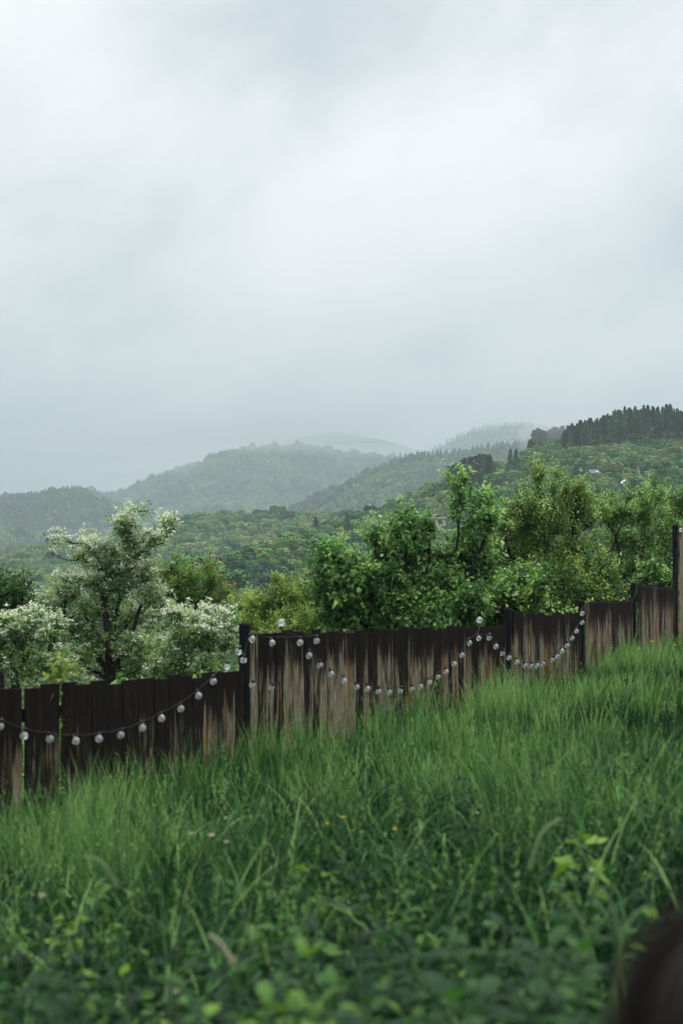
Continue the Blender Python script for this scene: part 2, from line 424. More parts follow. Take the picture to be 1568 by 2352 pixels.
H7 = Hill('mountain_faint', 'very faint peak almost lost in low cloud behind the central mountain',
  [(-260,1190,7300),(200,1170,7300),(400,1130,7300),(540,1075,7300),(620,1032,7300),(690,1000,7300),(750,990,7300),(830,1003,7300),(920,1022,7300),(1040,1050,7300),(1200,1080,7000),(1830,1110,7000)],
  5600, -75, 90, 37, 1.0, 60, 200, 600., 6.)

# --- tree prototypes for woods (only ever seen through the woods that use them)
def proto_broad(seed, nf=420, tall=1.0):
    rng = rg(seed)
    nl = 7; lc = rng.normal(0, .33, (nl, 3))*[1, 1, .7]+[0, 0, .95*tall]; lr = rng.uniform(.4, .62, nl)
    lc[0] = [0, 0, .9*tall]; lr[0] = .72
    k = rng.integers(0, nl, nf); v = rng.normal(size=(nf, 3)); v /= np.linalg.norm(v, axis=1)[:, None]
    v[:, 2] = np.where(v[:, 2] < -.45, -v[:, 2], v[:, 2])
    p = lc[k]+v*(lr[k]*rng.uniform(.85, 1.1, nf))[:, None]*[1, 1, .85*tall]
    keep = np.ones(nf, bool)
    for q in range(nl):
        keep &= ~((np.linalg.norm((p-lc[q])/[1, 1, .85*tall], axis=1) < lr[q]*.78))
    p = p[keep]; v = v[keep]; n = len(p)
    d = rng.normal(size=(n, 3))*.6+np.cross(v, rng.normal(size=(n, 3)))
    V, T, A = leaf_arrays(p-d/np.linalg.norm(d, axis=1)[:, None]*.1, d, np.full(n, .19)*rng.uniform(.7, 1.3, n), rng, rng.random(n), .9)
    mb = MB(); mb.add(V, T=T, a=A)
    for q in range(nl):
        pr = [(0.02, -1), (.6, -.8), (.95, -.3), (.95, .3), (.6, .8), (.02, 1)]
        mb.lathe([(a*lr[q]*.86, h*lr[q]*.85*tall) for a, h in pr], lc[q], 8, a=.2)
    mb.tube([(0, 0, -.6), (0, 0, .7)], .07, 5)
    return mb
def conifer_mb(seed, kind, det=1.0):
    rng = rg(seed); cr = MB(); tr = MB()
    H = 1.0; pts = []
    if kind == 'spruce': z0 = .05; W = .2
    else: z0 = .34; W = .18
    n = int(650*det)
    h = z0+(H-z0)*rng.random(n)**1.1
    f = (h-z0)/(H-z0)
    if kind == 'spruce': w = W*(1-f)**.85+.012
    else: w = W*np.minimum(1, f*4+.25)*(1-f)**.95+.006
    an = rng.random(n)*2*math.pi
    lump = 1+.35*np.sin(an*2+h*32+seed)*(kind != 'spruce')
    r = w*np.sqrt(rng.random(n))*lump
    p = np.stack([r*np.cos(an), r*np.sin(an), h], -1)
    d = np.stack([np.cos(an), np.sin(an), rng.uniform(-.5, .3, n) if kind == 'spruce' else rng.uniform(-.2, .8, n)], -1)
    V, T, A = leaf_arrays(p-d*.02, d, rng.uniform(.028, .06, n)*(1 if kind != 'spruce' else 1.2), rng, rng.random(n), .8)
    cr.add(V, T=T, a=A)
    if kind == 'spruce': cr.lathe([(.13, .08), (.08, .4), (.03, .8), (.0, .98)], (0, 0, 0), 7, a=.2)
    else: cr.lathe([(.01, .52), (.04, .6), (.035, .75), (.015, .9), (.0, .95)], (0, 0, 0), 7, a=.2)
    tr.tube([(0, 0, -.12), (0, 0, .5), (0, 0, .96)], [.016, .012, .003], 5)
    for q in range(10):
        hh = rng.uniform(z0*.8, .8); a = rng.random()*6.28
        tr.tube([(0, 0, hh), (.1*math.cos(a), .1*math.sin(a), hh+.03)], .004, 3)
    return cr, tr

PC = {}
def protocol(key, mbs, mat):
    c = bpy.data.collections.new('wood_'+key)
    for mb in mbs:
        o = mb.build('wood_tree', mat); COL.objects.unlink(o); c.objects.link(o)
    PC[key] = c
protocol('broad', [proto_broad(s, 900, t) for s, t in ((1, .9), (2, 1.15), (3, .8), (4, 1.0), (5, 1.3))], M['canopy'])
protocol('far', [proto_broad(s, 150, t) for s, t in ((6, 1.0), (7, 1.3), (8, .9))], M['canopy_far'])
def con_joined(s, kind):
    a, b = conifer_mb(s, kind, .35); mb = MB(); mb.add(np.vstack(a.V), np.vstack(a.Q), np.vstack([np.asarray(t) for t in a.T]), np.concatenate(a.A)); return mb
protocol('conifer', [con_joined(11, 'spruce'), con_joined(12, 'spruce'), con_joined(13, 'pine')], M['conifer'])

def wood(name, label, key, pts, scale, seed, zs=1.0):
    o = mk(name, pts, [], None, None, {'sc': scale})
    g = bpy.data.node_groups.new(name, 'GeometryNodeTree')
    g.interface.new_socket('Geometry', in_out='INPUT', socket_type='NodeSocketGeometry')
    g.interface.new_socket('Geometry', in_out='OUTPUT', socket_type='NodeSocketGeometry')
    gi = g.nodes.new('NodeGroupInput'); go = g.nodes.new('NodeGroupOutput'); L = g.links.new
    ip = g.nodes.new('GeometryNodeInstanceOnPoints'); ci = g.nodes.new('GeometryNodeCollectionInfo')
    ci.inputs['Collection'].default_value = PC[key]; ci.inputs['Separate Children'].default_value = True; ci.inputs['Reset Children'].default_value = True
    rv = g.nodes.new('FunctionNodeRandomValue'); rv.data_type = 'FLOAT_VECTOR'
    rv.inputs[0].default_value = (-.08, -.08, 0); rv.inputs[1].default_value = (.08, .08, 6.283)
    na = g.nodes.new('GeometryNodeInputNamedAttribute'); na.data_type = 'FLOAT'; na.inputs['Name'].default_value = 'sc'
    cx = g.nodes.new('ShaderNodeCombineXYZ')
    mz = g.nodes.new('ShaderNodeMath'); mz.operation = 'MULTIPLY'; mz.inputs[1].default_value = zs
    sc = [q for q in na.outputs if q.enabled][0]
    L(sc, cx.inputs[0]); L(sc, cx.inputs[1]); L(sc, mz.inputs[0]); L(mz.outputs[0], cx.inputs[2])
    L(gi.outputs[0], ip.inputs['Points']); L(ci.outputs[0], ip.inputs['Instance']); ip.inputs['Pick Instance'].default_value = True
    L([q for q in rv.outputs if q.enabled][0], ip.inputs['Rotation']); L(cx.outputs[0], ip.inputs['Scale']); L(ip.outputs[0], go.inputs[0])
    m = o.modifiers.new('wood', 'NODES'); m.node_group = g
    tag(o, label, None, None, 'stuff')
    return o

def scatter(h, n, seed, tmin=.12, tmax=1.04, umin=-560, umax=2300, cl=None):
    if umin == -560 and umax == 2300: n = int(n*1.35)
    rng = rg(seed); u = rng.uniform(umin, umax, n*2); t = rng.uniform(tmin, tmax, n*2)
    q = h.at(u, t)
    keep = rng.random(n*2) < q[:, 1]/q[:, 1].max()
    if cl is not None: keep &= cl(u, t, q)
    u, t, q = u[keep][:n], t[keep][:n], q[keep][:n]
    return u, t, q, rng

# places of buildings: (px, py of wall base, half width px)
HOUSES = [('villa', H1, 992, 1222), ('cabin', H1, 1365, 1101), ('shed', H1, 1434, 1117), ('hut', H1, 1463, 1089), ('box', H1, 1522, 1127), ('terracotta', H1, 992, 1296)]
HP = {k: h.hit(px, py) for k, h, px, py in HOUSES}
def clear_of_houses(q, sc_):
    keep = np.ones(len(q), bool)
    pu = CX+q[:, 0]/q[:, 1]*F; pv = HY-(q[:, 2]-CZ)/q[:, 1]*F
    for k, h, px, py in HOUSES:
        w = {'villa': 40, 'cabin': 19, 'shed': 13, 'hut': 8, 'box': 12, 'terracotta': 26}[k]
        e = sc_*F/q[:, 1]; top = pv-1.55*e
        keep &= ~((np.abs(pu-px) < w*.62+e*.9) & (q[:, 1] < HP[k][1]+2) & (pv > py-14) & (top < py-3))
        keep &= ~((np.hypot(q[:, 0]-HP[k][0], q[:, 1]-HP[k][1]) < w/F*q[:, 1]))
    return keep
def pix(q): return CX+q[:, 0]/q[:, 1]*F, HY-(q[:, 2]-CZ)/q[:, 1]*F

u, t, q, rng = scatter(H1, 30000, 101, .05)
s = np.minimum((rng.gamma(3.2, .58, len(q))+.9)*.62, 2.5)
s = np.where((t > .86) & (u > 1150), np.minimum(s, 1.25), s)
s *= np.where(vnoise(q[:, 0]/28, q[:, 1]/28, 9) > .62, 1.55, 1)*np.where(vnoise(q[:, 0]/12+9, q[:, 1]/12, 19) > .6, .6, 1)
k = clear_of_houses(q, s) & (q[:, 1] > 175) & ((vnoise(q[:, 0]/24+5, q[:, 1]/24, 77) < .7) | (rng.random(len(q)) < .3)); wood('scrub_wood_near', 'mixed scrub and small trees covering the nearest hillside', 'broad', q[k]-[0, 0, .4], s[k], 1)
u, t, q, rng = scatter(H2, 24000, 102, .15)
s = (rng.gamma(8, .3, len(q))+1.3)*.7
wood('wood_middle', 'rounded broadleaf canopy on the wooded rise at middle left', 'broad', q-[0, 0, .5], s, 2, 1.1)
u, t, q, rng = scatter(H3, 22000, 103, .2)
s = rng.gamma(8, .38, len(q))+1.5
wood('wood_long_slope', 'hazy broadleaf wood on the long slope behind', 'far', q-[0, 0, .5], s, 3, 1.1)
u, t, q, rng = scatter(H4, 16000, 104, .2, umax=700)
wood('wood_left', 'dull green wood on the hill at the left edge', 'far', q-[0, 0, .5], rng.gamma(8, .45, len(q))+2, 4, 1.2)
u, t, q, rng = scatter(H4b, 5000, 105, .4, umax=500)
wood('wood_spur', 'pale wood on the low spur at the left edge', 'far', q-[0, 0, .5], rng.gamma(8, .4, len(q))+1.5, 5, 1.1)
u, t, q, rng = scatter(H5, 26000, 106, .2)
wood('wood_mountain', 'forest covering the central mountain', 'far', q-[0, 0, .5], rng.gamma(8, .7, len(q))+2.5, 6, 1.3)
def patches(h, n, seed, thr, sc, **kw):
    u, t, q, rng = scatter(h, n, seed, **kw)
    k = vnoise(q[:, 0]/sc, q[:, 1]/sc, seed) > thr
    return q[k], rng
q, rng = patches(H5, 16000, 107, .5, 330, tmin=.25)
wood('conifers_mountain', 'dark conifers in drifts on the central mountain', 'conifer', q, rng.uniform(15, 27, len(q)), 7)
u, t, q, rng = scatter(H5, 700, 108, .97, 1.02)
k = rng.random(len(q)) < .55; q = q[k]
wood('conifers_mountain_crest', 'conifers in a fringe along the central mountain crest', 'conifer', q, rng.uniform(14, 30, len(q)), 8)
q, rng = patches(H3, 9000, 109, .52, 150, tmin=.3)
wood('conifers_long_slope', 'conifer drifts on the long hazy slope', 'conifer', q, rng.uniform(11, 20, len(q)), 9)
q, rng = patches(H4, 12000, 110, .42, 260, tmin=.3, tmax=1.02, umax=700)
wood('conifers_left', 'conifers on the hill at the left edge', 'conifer', q, rng.uniform(14, 22, len(q)), 10)
u, t, q, rng = scatter(H6, 16000, 111, .3, 1.03, umin=500)
wood('conifers_blue_mountain', 'conifer forest on the blue mountain', 'conifer', q, rng.uniform(11, 22, len(q)), 11, 1.)


# ------------------------------------------------------------------ individual conifers
PR = {}
def conifer_proto(kind, seed):
    cr, tr = conifer_mb(seed, kind, 1.6)
    r = empty(kind+'_tree', (0, 0, 0))
    tr.build('trunk', M['pinebark'], r); cr.build('crown', M['conifer'], r)
    return r
used = {}
def conifer(kind, var, p, h, label, group, wide=1.0, rz=None):
    key = (kind, var)
    if key not in PR: PR[key] = conifer_proto(kind, 50+var*7+(kind == 'pine')*3); o = PR[key]
    else: o = copy_tree(PR[key])
    o.location = tuple(float(v) for v in p); o.scale = (h*wide, h*wide, h); o.rotation_euler.z = var*1.3+h if rz is None else rz
    tag(o, label, 'tree', group)
    return o
rng = rg(77)
# long row on the crest: tree tops follow the photographed outline
top = np.array([(1285,985),(1300,975),(1330,962),(1370,952),(1400,942),(1430,932),(1455,925),(1480,927),(1505,925),(1530,918),(1552,922),(1568,938),(1600,935),(1650,930)], float)
u = 1290
while u < 1650:
    ty = np.interp(u, top[:, 0], top[:, 1])+rng.uniform(1, 15)
    t = rng.uniform(.90, 1.0); p = H1.at(np.array([u]), np.array([t]))[0]
    h = (HY-ty)/F*p[1]+CZ-p[2]
    h = float(np.clip(h, 5, 20))
    h *= float(1-.25*vnoise(u/9., 0., 5)*rng.random()); kd = 'spruce' if rng.random() < .1 else 'pine'
    if u < 1400: conifer(kd, int(rng.integers(0, 4)), p, h, 'slim dark conifer in the packed stand on the sloping crest of the right hill', 'pines packed along the sloping crest', rng.uniform(.7, 1.7))
    else: conifer(kd, int(rng.integers(0, 4)), p, h, 'tall dark conifer in the open row on top of the right hill', 'pines in the row on the hilltop', rng.uniform(.55, 1.6))
    u += rng.uniform(1.2, 4.6) if u < 1400 else rng.choice([1.5, 2.5, 3.5, 6.])*rng.uniform(.7, 1.3)
for uu, ty, D in [(1228,982,1.0),(1236,978,1.0),(1246,983,.99),(1255,985,1.0),(1264,980,1.0),(1273,974,1.0),(1281,978,.99),(1290,972,.99),(1218,1003,.99)]:
    p = H1.at(np.array([uu]), np.array([D+.06]))[0]; p[2] -= 1; ty += 6; h = (HY-ty)/F*p[1]+CZ-p[2]
    conifer('spruce', int(rng.integers(0, 3)), p, h, 'misty spruce just left of the packed pine stand', 'misty spruces beside the pine stand', 1.5)
for i in range(20):
    uu = 1030+i*5+rng.uniform(-2, 2); ty = np.interp(uu, [1028, 1050, 1080, 1100, 1125], [1068, 1058, 1046, 1040, 1040])+rng.uniform(0, 7)
    p = H1.at(np.array([uu]), np.array([rng.uniform(.9, .98)]))[0]; h = (HY-ty)/F*p[1]+CZ-p[2]
    conifer('pine', int(rng.integers(0, 4)), p, max(h, 5), 'dark pine in the small clump left of the two pointed spruces', 'pines of the small clump', 1.5)
for uu, ty, lab in [(1171, 1031, 'taller left spruce of the pointed pair on the hillside'), (1184, 1031, 'right hand spruce of the pointed pair on the hillside')]:
    p = H1.hit(uu, 1086); conifer('spruce', 0 if uu < 1175 else 1, p, (HY-ty)/F*p[1]+CZ-p[2], lab, None, 1.1)
for uu, py, ty, lab in [(667, 1205, 1180, 'small dark spruce on the skyline of the wooded rise'), (726, 1213, 1186, 'squat dark spruce right of the skyline spruce on the rise'),
                        (797, 1222, 1184, 'tall pointed spruce above the yellowish trees in mid slope'), (827, 1216, 1190, 'short spruce right of the tall pointed one in mid slope'),
                        (1086, 1128, 1092, 'dark spruce on the slope below the small pine clump'), (1104, 1112, 1088, 'smaller spruce on the slope beside the clump'),
                        (785, 1190, 1172, 'tiny spruce behind the tall pointed one'), (620, 1290, 1262, 'dark spruce low in the valley wood'), (757,1240,1222, 'dark young spruce among the yellowish canopy')]:
    hh = H1 if uu > 700 and py > 1200 or uu > 900 else H2
    p = hh.hit(uu, py+9); conifer('spruce', int(uu) % 3, p, (HY-ty)/F*p[1]+CZ-p[2], lab, None, 1.3)
for i, (uu, ty) in enumerate([(703, 1151), (709, 1146), (716, 1142), (722, 1128), (729, 1126), (735, 1130), (742, 1132), (760, 1112), (766, 1111)]):
    p = H3.at(np.array([uu]), np.array([.985]))[0]; conifer('spruce', i % 3, p, max((HY-ty)/F*p[1]+CZ-p[2], 9), 'small hazy spruce in the file along the long slope skyline', 'spruces in file on the far skyline', 1.4)

# ------------------------------------------------------------------ houses on the hillside
M['roofbrown'] = plain('brown_roof', (.12, .085, .075), .8, .2, 2.)
M['roofgrey'] = plain('grey_roof', (.11, .11, .12), .7, .25, 2.)
M['roofterra'] = plain('terracotta_roof', (.24, .11, .07), .8, .25, 2.)
M['cream'] = plain('cream_render', (.5, .46, .38), .8, .12, 1.)
M['paint'] = plain('pale_paint', (.62, .66, .67), .7, .12, 1.5)
M['white'] = plain('white_board', (.72, .73, .72), .7, .1, 1.5)
M['pink'] = plain('pinkish_board', (.38, .3, .28), .8, .15, 1.5)
M['pane'] = plain('dark_window', (.02, .024, .028), .25, .2, 2.)
def house(key, name, label, cat, W, Dp, Hw, Hr, wall, roof, style, wins, rz=0.):
    p = HP[key]; o = empty(name, (p[0], p[1], p[2]+.4), rz)
    def add(mb, nm, mat, par=None): 
        V = np.vstack(mb.V); fs = []
        if mb.Q: fs.append(np.vstack(mb.Q))
        if mb.T: fs.append(np.vstack([np.asarray(t).reshape(-1, 3) for t in mb.T]))
        return mk(nm, V, fs, mat, par or o)
    mb = MB(); mb.box((-W/2, -Dp/2, -2), (W/2, Dp/2, Hw))
    if style == 'gablefront': mb.add([(-W/2, -Dp/2, Hw), (W/2, -Dp/2, Hw), (0, -Dp/2, Hw+Hr-.1), (-W/2, Dp/2, Hw), (W/2, Dp/2, Hw), (0, Dp/2, Hw+Hr-.1)], T=[[0, 1, 2], [4, 3, 5]])
    if style == 'gableside': mb.add([(-W/2, -Dp/2, Hw), (-W/2, Dp/2, Hw), (-W/2, 0, Hw+Hr-.1), (W/2, -Dp/2, Hw), (W/2, Dp/2, Hw), (W/2, 0, Hw+Hr-.1)], T=[[1, 0, 2], [3, 4, 5]])
    add(mb, 'wall', wall)
    e = .5; t = .18; mb = MB(); x = W/2+e; y = Dp/2+e
    if style == 'hip':
        for dz in (0, t): pass
        V = [(-x, -y, Hw), (x, -y, Hw), (x, y, Hw), (-x, y, Hw), (-x, -y, Hw+t), (x, -y, Hw+t), (x, y, Hw+t), (-x, y, Hw+t), (-W*.28, 0, Hw+Hr), (W*.28, 0, Hw+Hr)]
        mb.add(V, [[0, 3, 2, 1], [0, 1, 5, 4], [1, 2, 6, 5], [2, 3, 7, 6], [3, 0, 4, 7], [4, 5, 9, 8], [6, 7, 8, 9]], [[5, 6, 9], [7, 4, 8]])
    elif style == 'gableside':
        for sgn in (-1, 1):
            mb.hexa([(-x, sgn*y, Hw-.2), (x, sgn*y, Hw-.2), (x, 0, Hw+Hr), (-x, 0, Hw+Hr), (-x, sgn*y, Hw-.2+t), (x, sgn*y, Hw-.2+t), (x, 0, Hw+Hr+t), (-x, 0, Hw+Hr+t)])
    elif style == 'gablefront':
        for sgn in (-1, 1):
            mb.hexa([(sgn*x, -y, Hw-.3), (sgn*x, y, Hw-.3), (0, y, Hw+Hr), (0, -y, Hw+Hr), (sgn*x, -y, Hw-.3+t), (sgn*x, y, Hw-.3+t), (0, y, Hw+Hr+t), (0, -y, Hw+Hr+t)])
    else:
        mb.hexa([(-x, -y, Hw), (x, -y, Hw), (x, y, Hw+Hr), (-x, y, Hw+Hr), (-x, -y, Hw+t), (x, -y, Hw+t), (x, y, Hw+Hr+t), (-x, y, Hw+Hr+t)])
    rf = add(mb, 'roof', roof)
    for kind, x0, x1, z0, z1 in wins:
        yy = -Dp/2
        if kind == 'skylight':
            mb = MB(); f0 = .35; f1 = .65
            def rp(xx, f): return (xx, -y*(1-f), Hw-.2+t+(Hr+.2)*f+.06)
            mb.add([rp(x0, f0), rp(x1, f0), rp(x1, f1), rp(x0, f1)]+[tuple(np.array(rp(*a))-[0, 0, .1]) for a in ((x0, f0), (x1, f0), (x1, f1), (x0, f1))], [[0, 1, 2, 3], [0, 4, 5, 1], [1, 5, 6, 2], [2, 6, 7, 3], [3, 7, 4, 0]])
            add(mb, 'skylight', M['paint'], rf); continue
        mb = MB(); mb.box((x0-.08, yy-.06, z0-.08), (x1+.08, yy-.003, z1+.08))
        fr = add(mb, kind, M['white'] if kind == 'window' else wall)
        mb = MB(); mb.box((x0, yy-.09, z0), (x1, yy-.062, z1)); add(mb, 'pane' if kind == 'window' else 'panel', M['pane'], fr)
    tag(o, label, cat)
    return o
d = HP['villa'][1]
sc = d/F
house('villa', 'house', 'cream house with brown hipped roof half hidden behind the broadleaf tree', 'house', 58*sc, 34*sc, 26*sc, 11*sc, M['cream'], M['roofbrown'], 'hip',
      [('window', 16*sc, 26*sc, 14*sc, 20*sc), ('window', 0, 8*sc, 14*sc, 20*sc), ('window', -24*sc, -16*sc, 14*sc, 20*sc), ('door', -10*sc, -5*sc, 2*sc, 13*sc)], -.2)
d = HP['cabin'][1]; sc = d/F
house('cabin', 'cabin', 'pale cabin with dark grey pitched roof high on the right slope', 'cabin', 24*sc, 18*sc, 10*sc, 8*sc, M['paint'], M['roofgrey'], 'gableside',
      [('window', -9*sc, -4*sc, 4*sc, 8*sc), ('window', -2*sc, 3*sc, 4*sc, 8*sc), ('skylight', 0*sc, 5*sc, 0, 0)], .12)
d = HP['shed'][1]; sc = d/F
house('shed', 'shed', 'tiny white gabled shed with dark doorway below the cabin', 'shed', 15*sc, 10*sc, 4*sc, 7*sc, M['white'], M['paint'], 'gablefront', [('door', -2.5*sc, 2.5*sc, .5*sc, 7*sc)], .2)
d = HP['hut'][1]; sc = d/F
house('hut', 'hut', 'white gable end of a hut half hidden by bare shrubs', 'hut', 8*sc, 9*sc, 5*sc, 6*sc, M['white'], M['roofterra'], 'gablefront', [('window', -1.2*sc, 1.2*sc, 3*sc, 6*sc)], .45)
d = HP['box'][1]; sc = d/F
house('box', 'garden_hut', 'pinkish flat roofed hut near the right edge below the others', 'hut', 15*sc, 8*sc, 8*sc, 1.5*sc, M['pink'], M['roofgrey'], 'mono', [('window', -5*sc, -1*sc, 3*sc, 6*sc), ('window', 2*sc, 5*sc, 3*sc, 6*sc)], 0)
d = HP['terracotta'][1]; sc = d/F
house('terracotta', 'cottage', 'cottage with terracotta roof seen through gaps in the broadleaf tree', 'cottage', 42*sc, 26*sc, 16*sc, 12*sc, M['cream'], M['roofterra'], 'gableside', [('window', -12*sc, -5*sc, 5*sc, 11*sc), ('window', 5*sc, 12*sc, 5*sc, 11*sc)], 0)

# ------------------------------------------------------------------ fence
def woodmat():
    m, nt, out = newmat('weathered_boards'); L = nt.links.new
    tc = nd(nt, 'ShaderNodeTexCoord'); a = nd(nt, 'ShaderNodeAttribute', attribute_name='tint')
    an = nd(nt, 'ShaderNodeAttribute', attribute_name='along'); ht = nd(nt, 'ShaderNodeAttribute', attribute_name='below'); wet = nd(nt, 'ShaderNodeAttribute', attribute_name='wet')
    def vec(sx, sz, off):
        c = nd(nt, 'ShaderNodeCombineXYZ')
        x = nd(nt, 'ShaderNodeMath', operation='MULTIPLY'); L(an.outputs['Fac'], x.inputs[0]); x.inputs[1].default_value = sx
        z = nd(nt, 'ShaderNodeMath', operation='MULTIPLY'); L(ht.outputs['Fac'], z.inputs[0]); z.inputs[1].default_value = sz
        b = nd(nt, 'ShaderNodeMath', operation='MULTIPLY_ADD'); L(a.outputs['Fac'], b.inputs[0]); b.inputs[1].default_value = 37.; b.inputs[2].default_value = off
        L(x.outputs[0], c.inputs[0]); L(z.outputs[0], c.inputs[1]); L(b.outputs[0], c.inputs[2]); return c.outputs[0]
    def noise(v, det=3., r=.55):
        n = nd(nt, 'ShaderNodeTexNoise', i_Scale=1., i_Detail=det, i_Roughness=r); L(v, n.inputs['Vector']); return n.outputs['Fac']
    def math_(op, x, y, cl=False):
        n = nd(nt, 'ShaderNodeMath', operation=op, use_clamp=cl)
        for i, q in enumerate((x, y)):
            if isinstance(q, (int, float)): n.inputs[i].default_value = q
            else: L(q, n.inputs[i])
        return n.outputs[0]
    def mr(x, a0, a1, b0=0., b1=1.):
        n = nd(nt, 'ShaderNodeMapRange', interpolation_type='SMOOTHSTEP'); L(x, n.inputs[0])
        for i, q in enumerate((a0, a1, b0, b1)): n.inputs[i+1].default_value = q
        return n.outputs[0]
    streak = noise(vec(48, 1.6, 0.), 5., .65); fine = noise(vec(190, 5., 5.), 3.); patch = noise(vec(11, 2.2, 11.), 4.)
    # bare pale wood shows where the dark weathered skin has worn off: below the rain-soaked top, board by board
    e = math_('ADD', math_('MULTIPLY', streak, .56), math_('MULTIPLY', patch, .44))
    e = math_('ADD', e, math_('MULTIPLY', math_('SUBTRACT', a.outputs['Fac'], .5), .18))
    e = math_('SUBTRACT', e, mr(math_('DIVIDE', ht.outputs['Fac'], math_('ADD', math_('MULTIPLY', patch, 1.9), math_('MULTIPLY', a.outputs['Fac'], .5))), .42, .02, 0., .17))
    e = math_('SUBTRACT', e, math_('MULTIPLY', wet.outputs['Fac'], .105))
    bare = mr(e, .435, .555)
    fr = ramp(nt, [(.32, (.04, .031, .022)), (.5, (.2, .165, .11)), (.66, (.42, .38, .28))], fine)
    org = mr(noise(vec(11, .6, 21.), 2.), .55, .66)
    orr = ramp(nt, [(.3, (.15, .055, .02)), (.8, (.34, .15, .05))], fine)
    mo = nd(nt, 'ShaderNodeMix', data_type='RGBA'); L(org, mo.inputs[0]); L(fr.outputs[0], mo.inputs[6]); L(orr.outputs[0], mo.inputs[7])
    dk = ramp(nt, [(.3, (.003, .0032, .0045)), (.7, (.022, .014, .010))], noise(vec(40, 3., 31.), 3.))
    mx = nd(nt, 'ShaderNodeMix', data_type='RGBA'); L(bare, mx.inputs[0]); L(dk.outputs[0], mx.inputs[6]); L(mo.outputs[2], mx.inputs[7])
    al = mr(noise(vec(9, 5., 41.), 3.), .6, .75, 0., .35)
    mg = nd(nt, 'ShaderNodeMix', data_type='RGBA'); L(math_('MULTIPLY', al, bare), mg.inputs[0]); L(mx.outputs[2], mg.inputs[6]); mg.inputs[7].default_value = (.05, .08, .04, 1)
    p = nd(nt, 'ShaderNodeBsdfPrincipled', i_Roughness=.75); p.inputs['Specular IOR Level'].default_value = .1
    L(mg.outputs[2], p.inputs['Base Color'])
    b = nd(nt, 'ShaderNodeBump', i_Strength=.5, i_Distance=.004); L(streak, b.inputs['Height']); L(b.outputs[0], p.inputs['Normal'])
    L(p.outputs[0], out.inputs[0]); return m
M['boards'] = woodmat()
M['postwood'] = plain('dark_post', (.006, .007, .009), .8, .4, 6., spec=.1)

fence = empty('board_fence', (float(FA[0]), float(FA[1]), float(gz(*FA))))
tag(fence, 'old dark board fence stepping uphill to the right across the grass', 'fence')
rng = rg(5)
class Boards:
    def __init__(s): s.V = []; s.n = 0; s.Q = []; s.tint = []; s.along = []; s.below = []; s.wet = []
    def board(s, a, b, zb, zta, ztb, th, tint, al0, wet, nz=9):
        "a, b: plan points of the two edges"
        d = (b-a)/np.linalg.norm(b-a); nrm = np.array([d[1], -d[0]])  # towards the camera
        wob = rng.normal(0, .004, (nz, 2)); zt = max(zta, ztb)
        for i in range(nz):
            f = i/(nz-1)
            for (pt, ztt, w) in ((a, zta, wob[i, 0]), (b, ztb, wob[i, 1])):
                z = zb+(ztt-zb)*f
                for off in (th, 0):
                    q = pt+d*w*(1 if f < 1 else .5)+nrm*off
                    s.V.append((q[0], q[1], z)); s.tint.append(tint); s.along.append(al0+(0 if pt is a else np.linalg.norm(b-a))); s.below.append(ztt-z); s.wet.append(wet)
        n0 = s.n
        for i in range(nz-1):
            k = n0+i*4  # a_front, a_back, b_front, b_back
            s.Q += [[k, k+2, k+6, k+4], [k+3, k+1, k+5, k+7], [k+1, k, k+4, k+5], [k+2, k+3, k+7, k+6]]
        k = n0+(nz-1)*4; s.Q += [[k, k+2, k+3, k+1], [n0, n0+1, n0+3, n0+2]]
        s.n += nz*4
    def build(s, name, label=None):
        L0 = np.array(fence.location)
        o = mk(name, np.array(s.V)-L0, [np.array(s.Q)], M['boards'], fence, {'tint': s.tint, 'along': s.along, 'below': s.below, 'wet': s.wet})
        if label: o['label'] = label
        return o
def line(px, D): q = P(px, HY, D); return q[:2]
def dep(px):  # depth of the fence line at a picture column
    xs = [0, 565, 1165, 1335, 1455, 1550, 1750]; ds = [10.5, 13.5, 17.5, 19.5, 21.5, 23.5, 27.]
    # exact intersection with the straight run between the two nearest posts
    for i in range(len(xs)-1):
        if px <= xs[i+1] or i == len(xs)-2:
            A = line(xs[i], ds[i]); B = line(xs[i+1], ds[i+1]); r = (px-CX)/F
            t = (r*A[1]-A[0])/((B[0]-A[0])-r*(B[1]-A[1])); return A[1]+t*(B[1]-A[1])
def fp(px): return line(px, dep(px))
def ztop(px, py): return CZ-(py-HY)/F*dep(px)
SECT = [ # px0, py0, px1, py1, board widths, wetness
    (-260, 1600, 557, 1541, .0, 1.),
    (572, 1456, 1158, 1437, 0., .0),
    (1174, 1409, 1330, 1407, 0., .15),
    (1342, 1383, 1449, 1379, 0., .1),
    (1461, 1340, 1548, 1351, 0., .1)]
GAPS = {0: [(22, .004), (50, .042), (92, .005), (136, .036), (172, .006), (206, .009), (240, .005), (277, .022), (315, .005), (350, .016), (384, .006), (414, .01), (438, .005), (462, .006), (486, .007), (510, .006), (534, .005)]}
def zmid(p): return float(gz(p[0], p[1]))
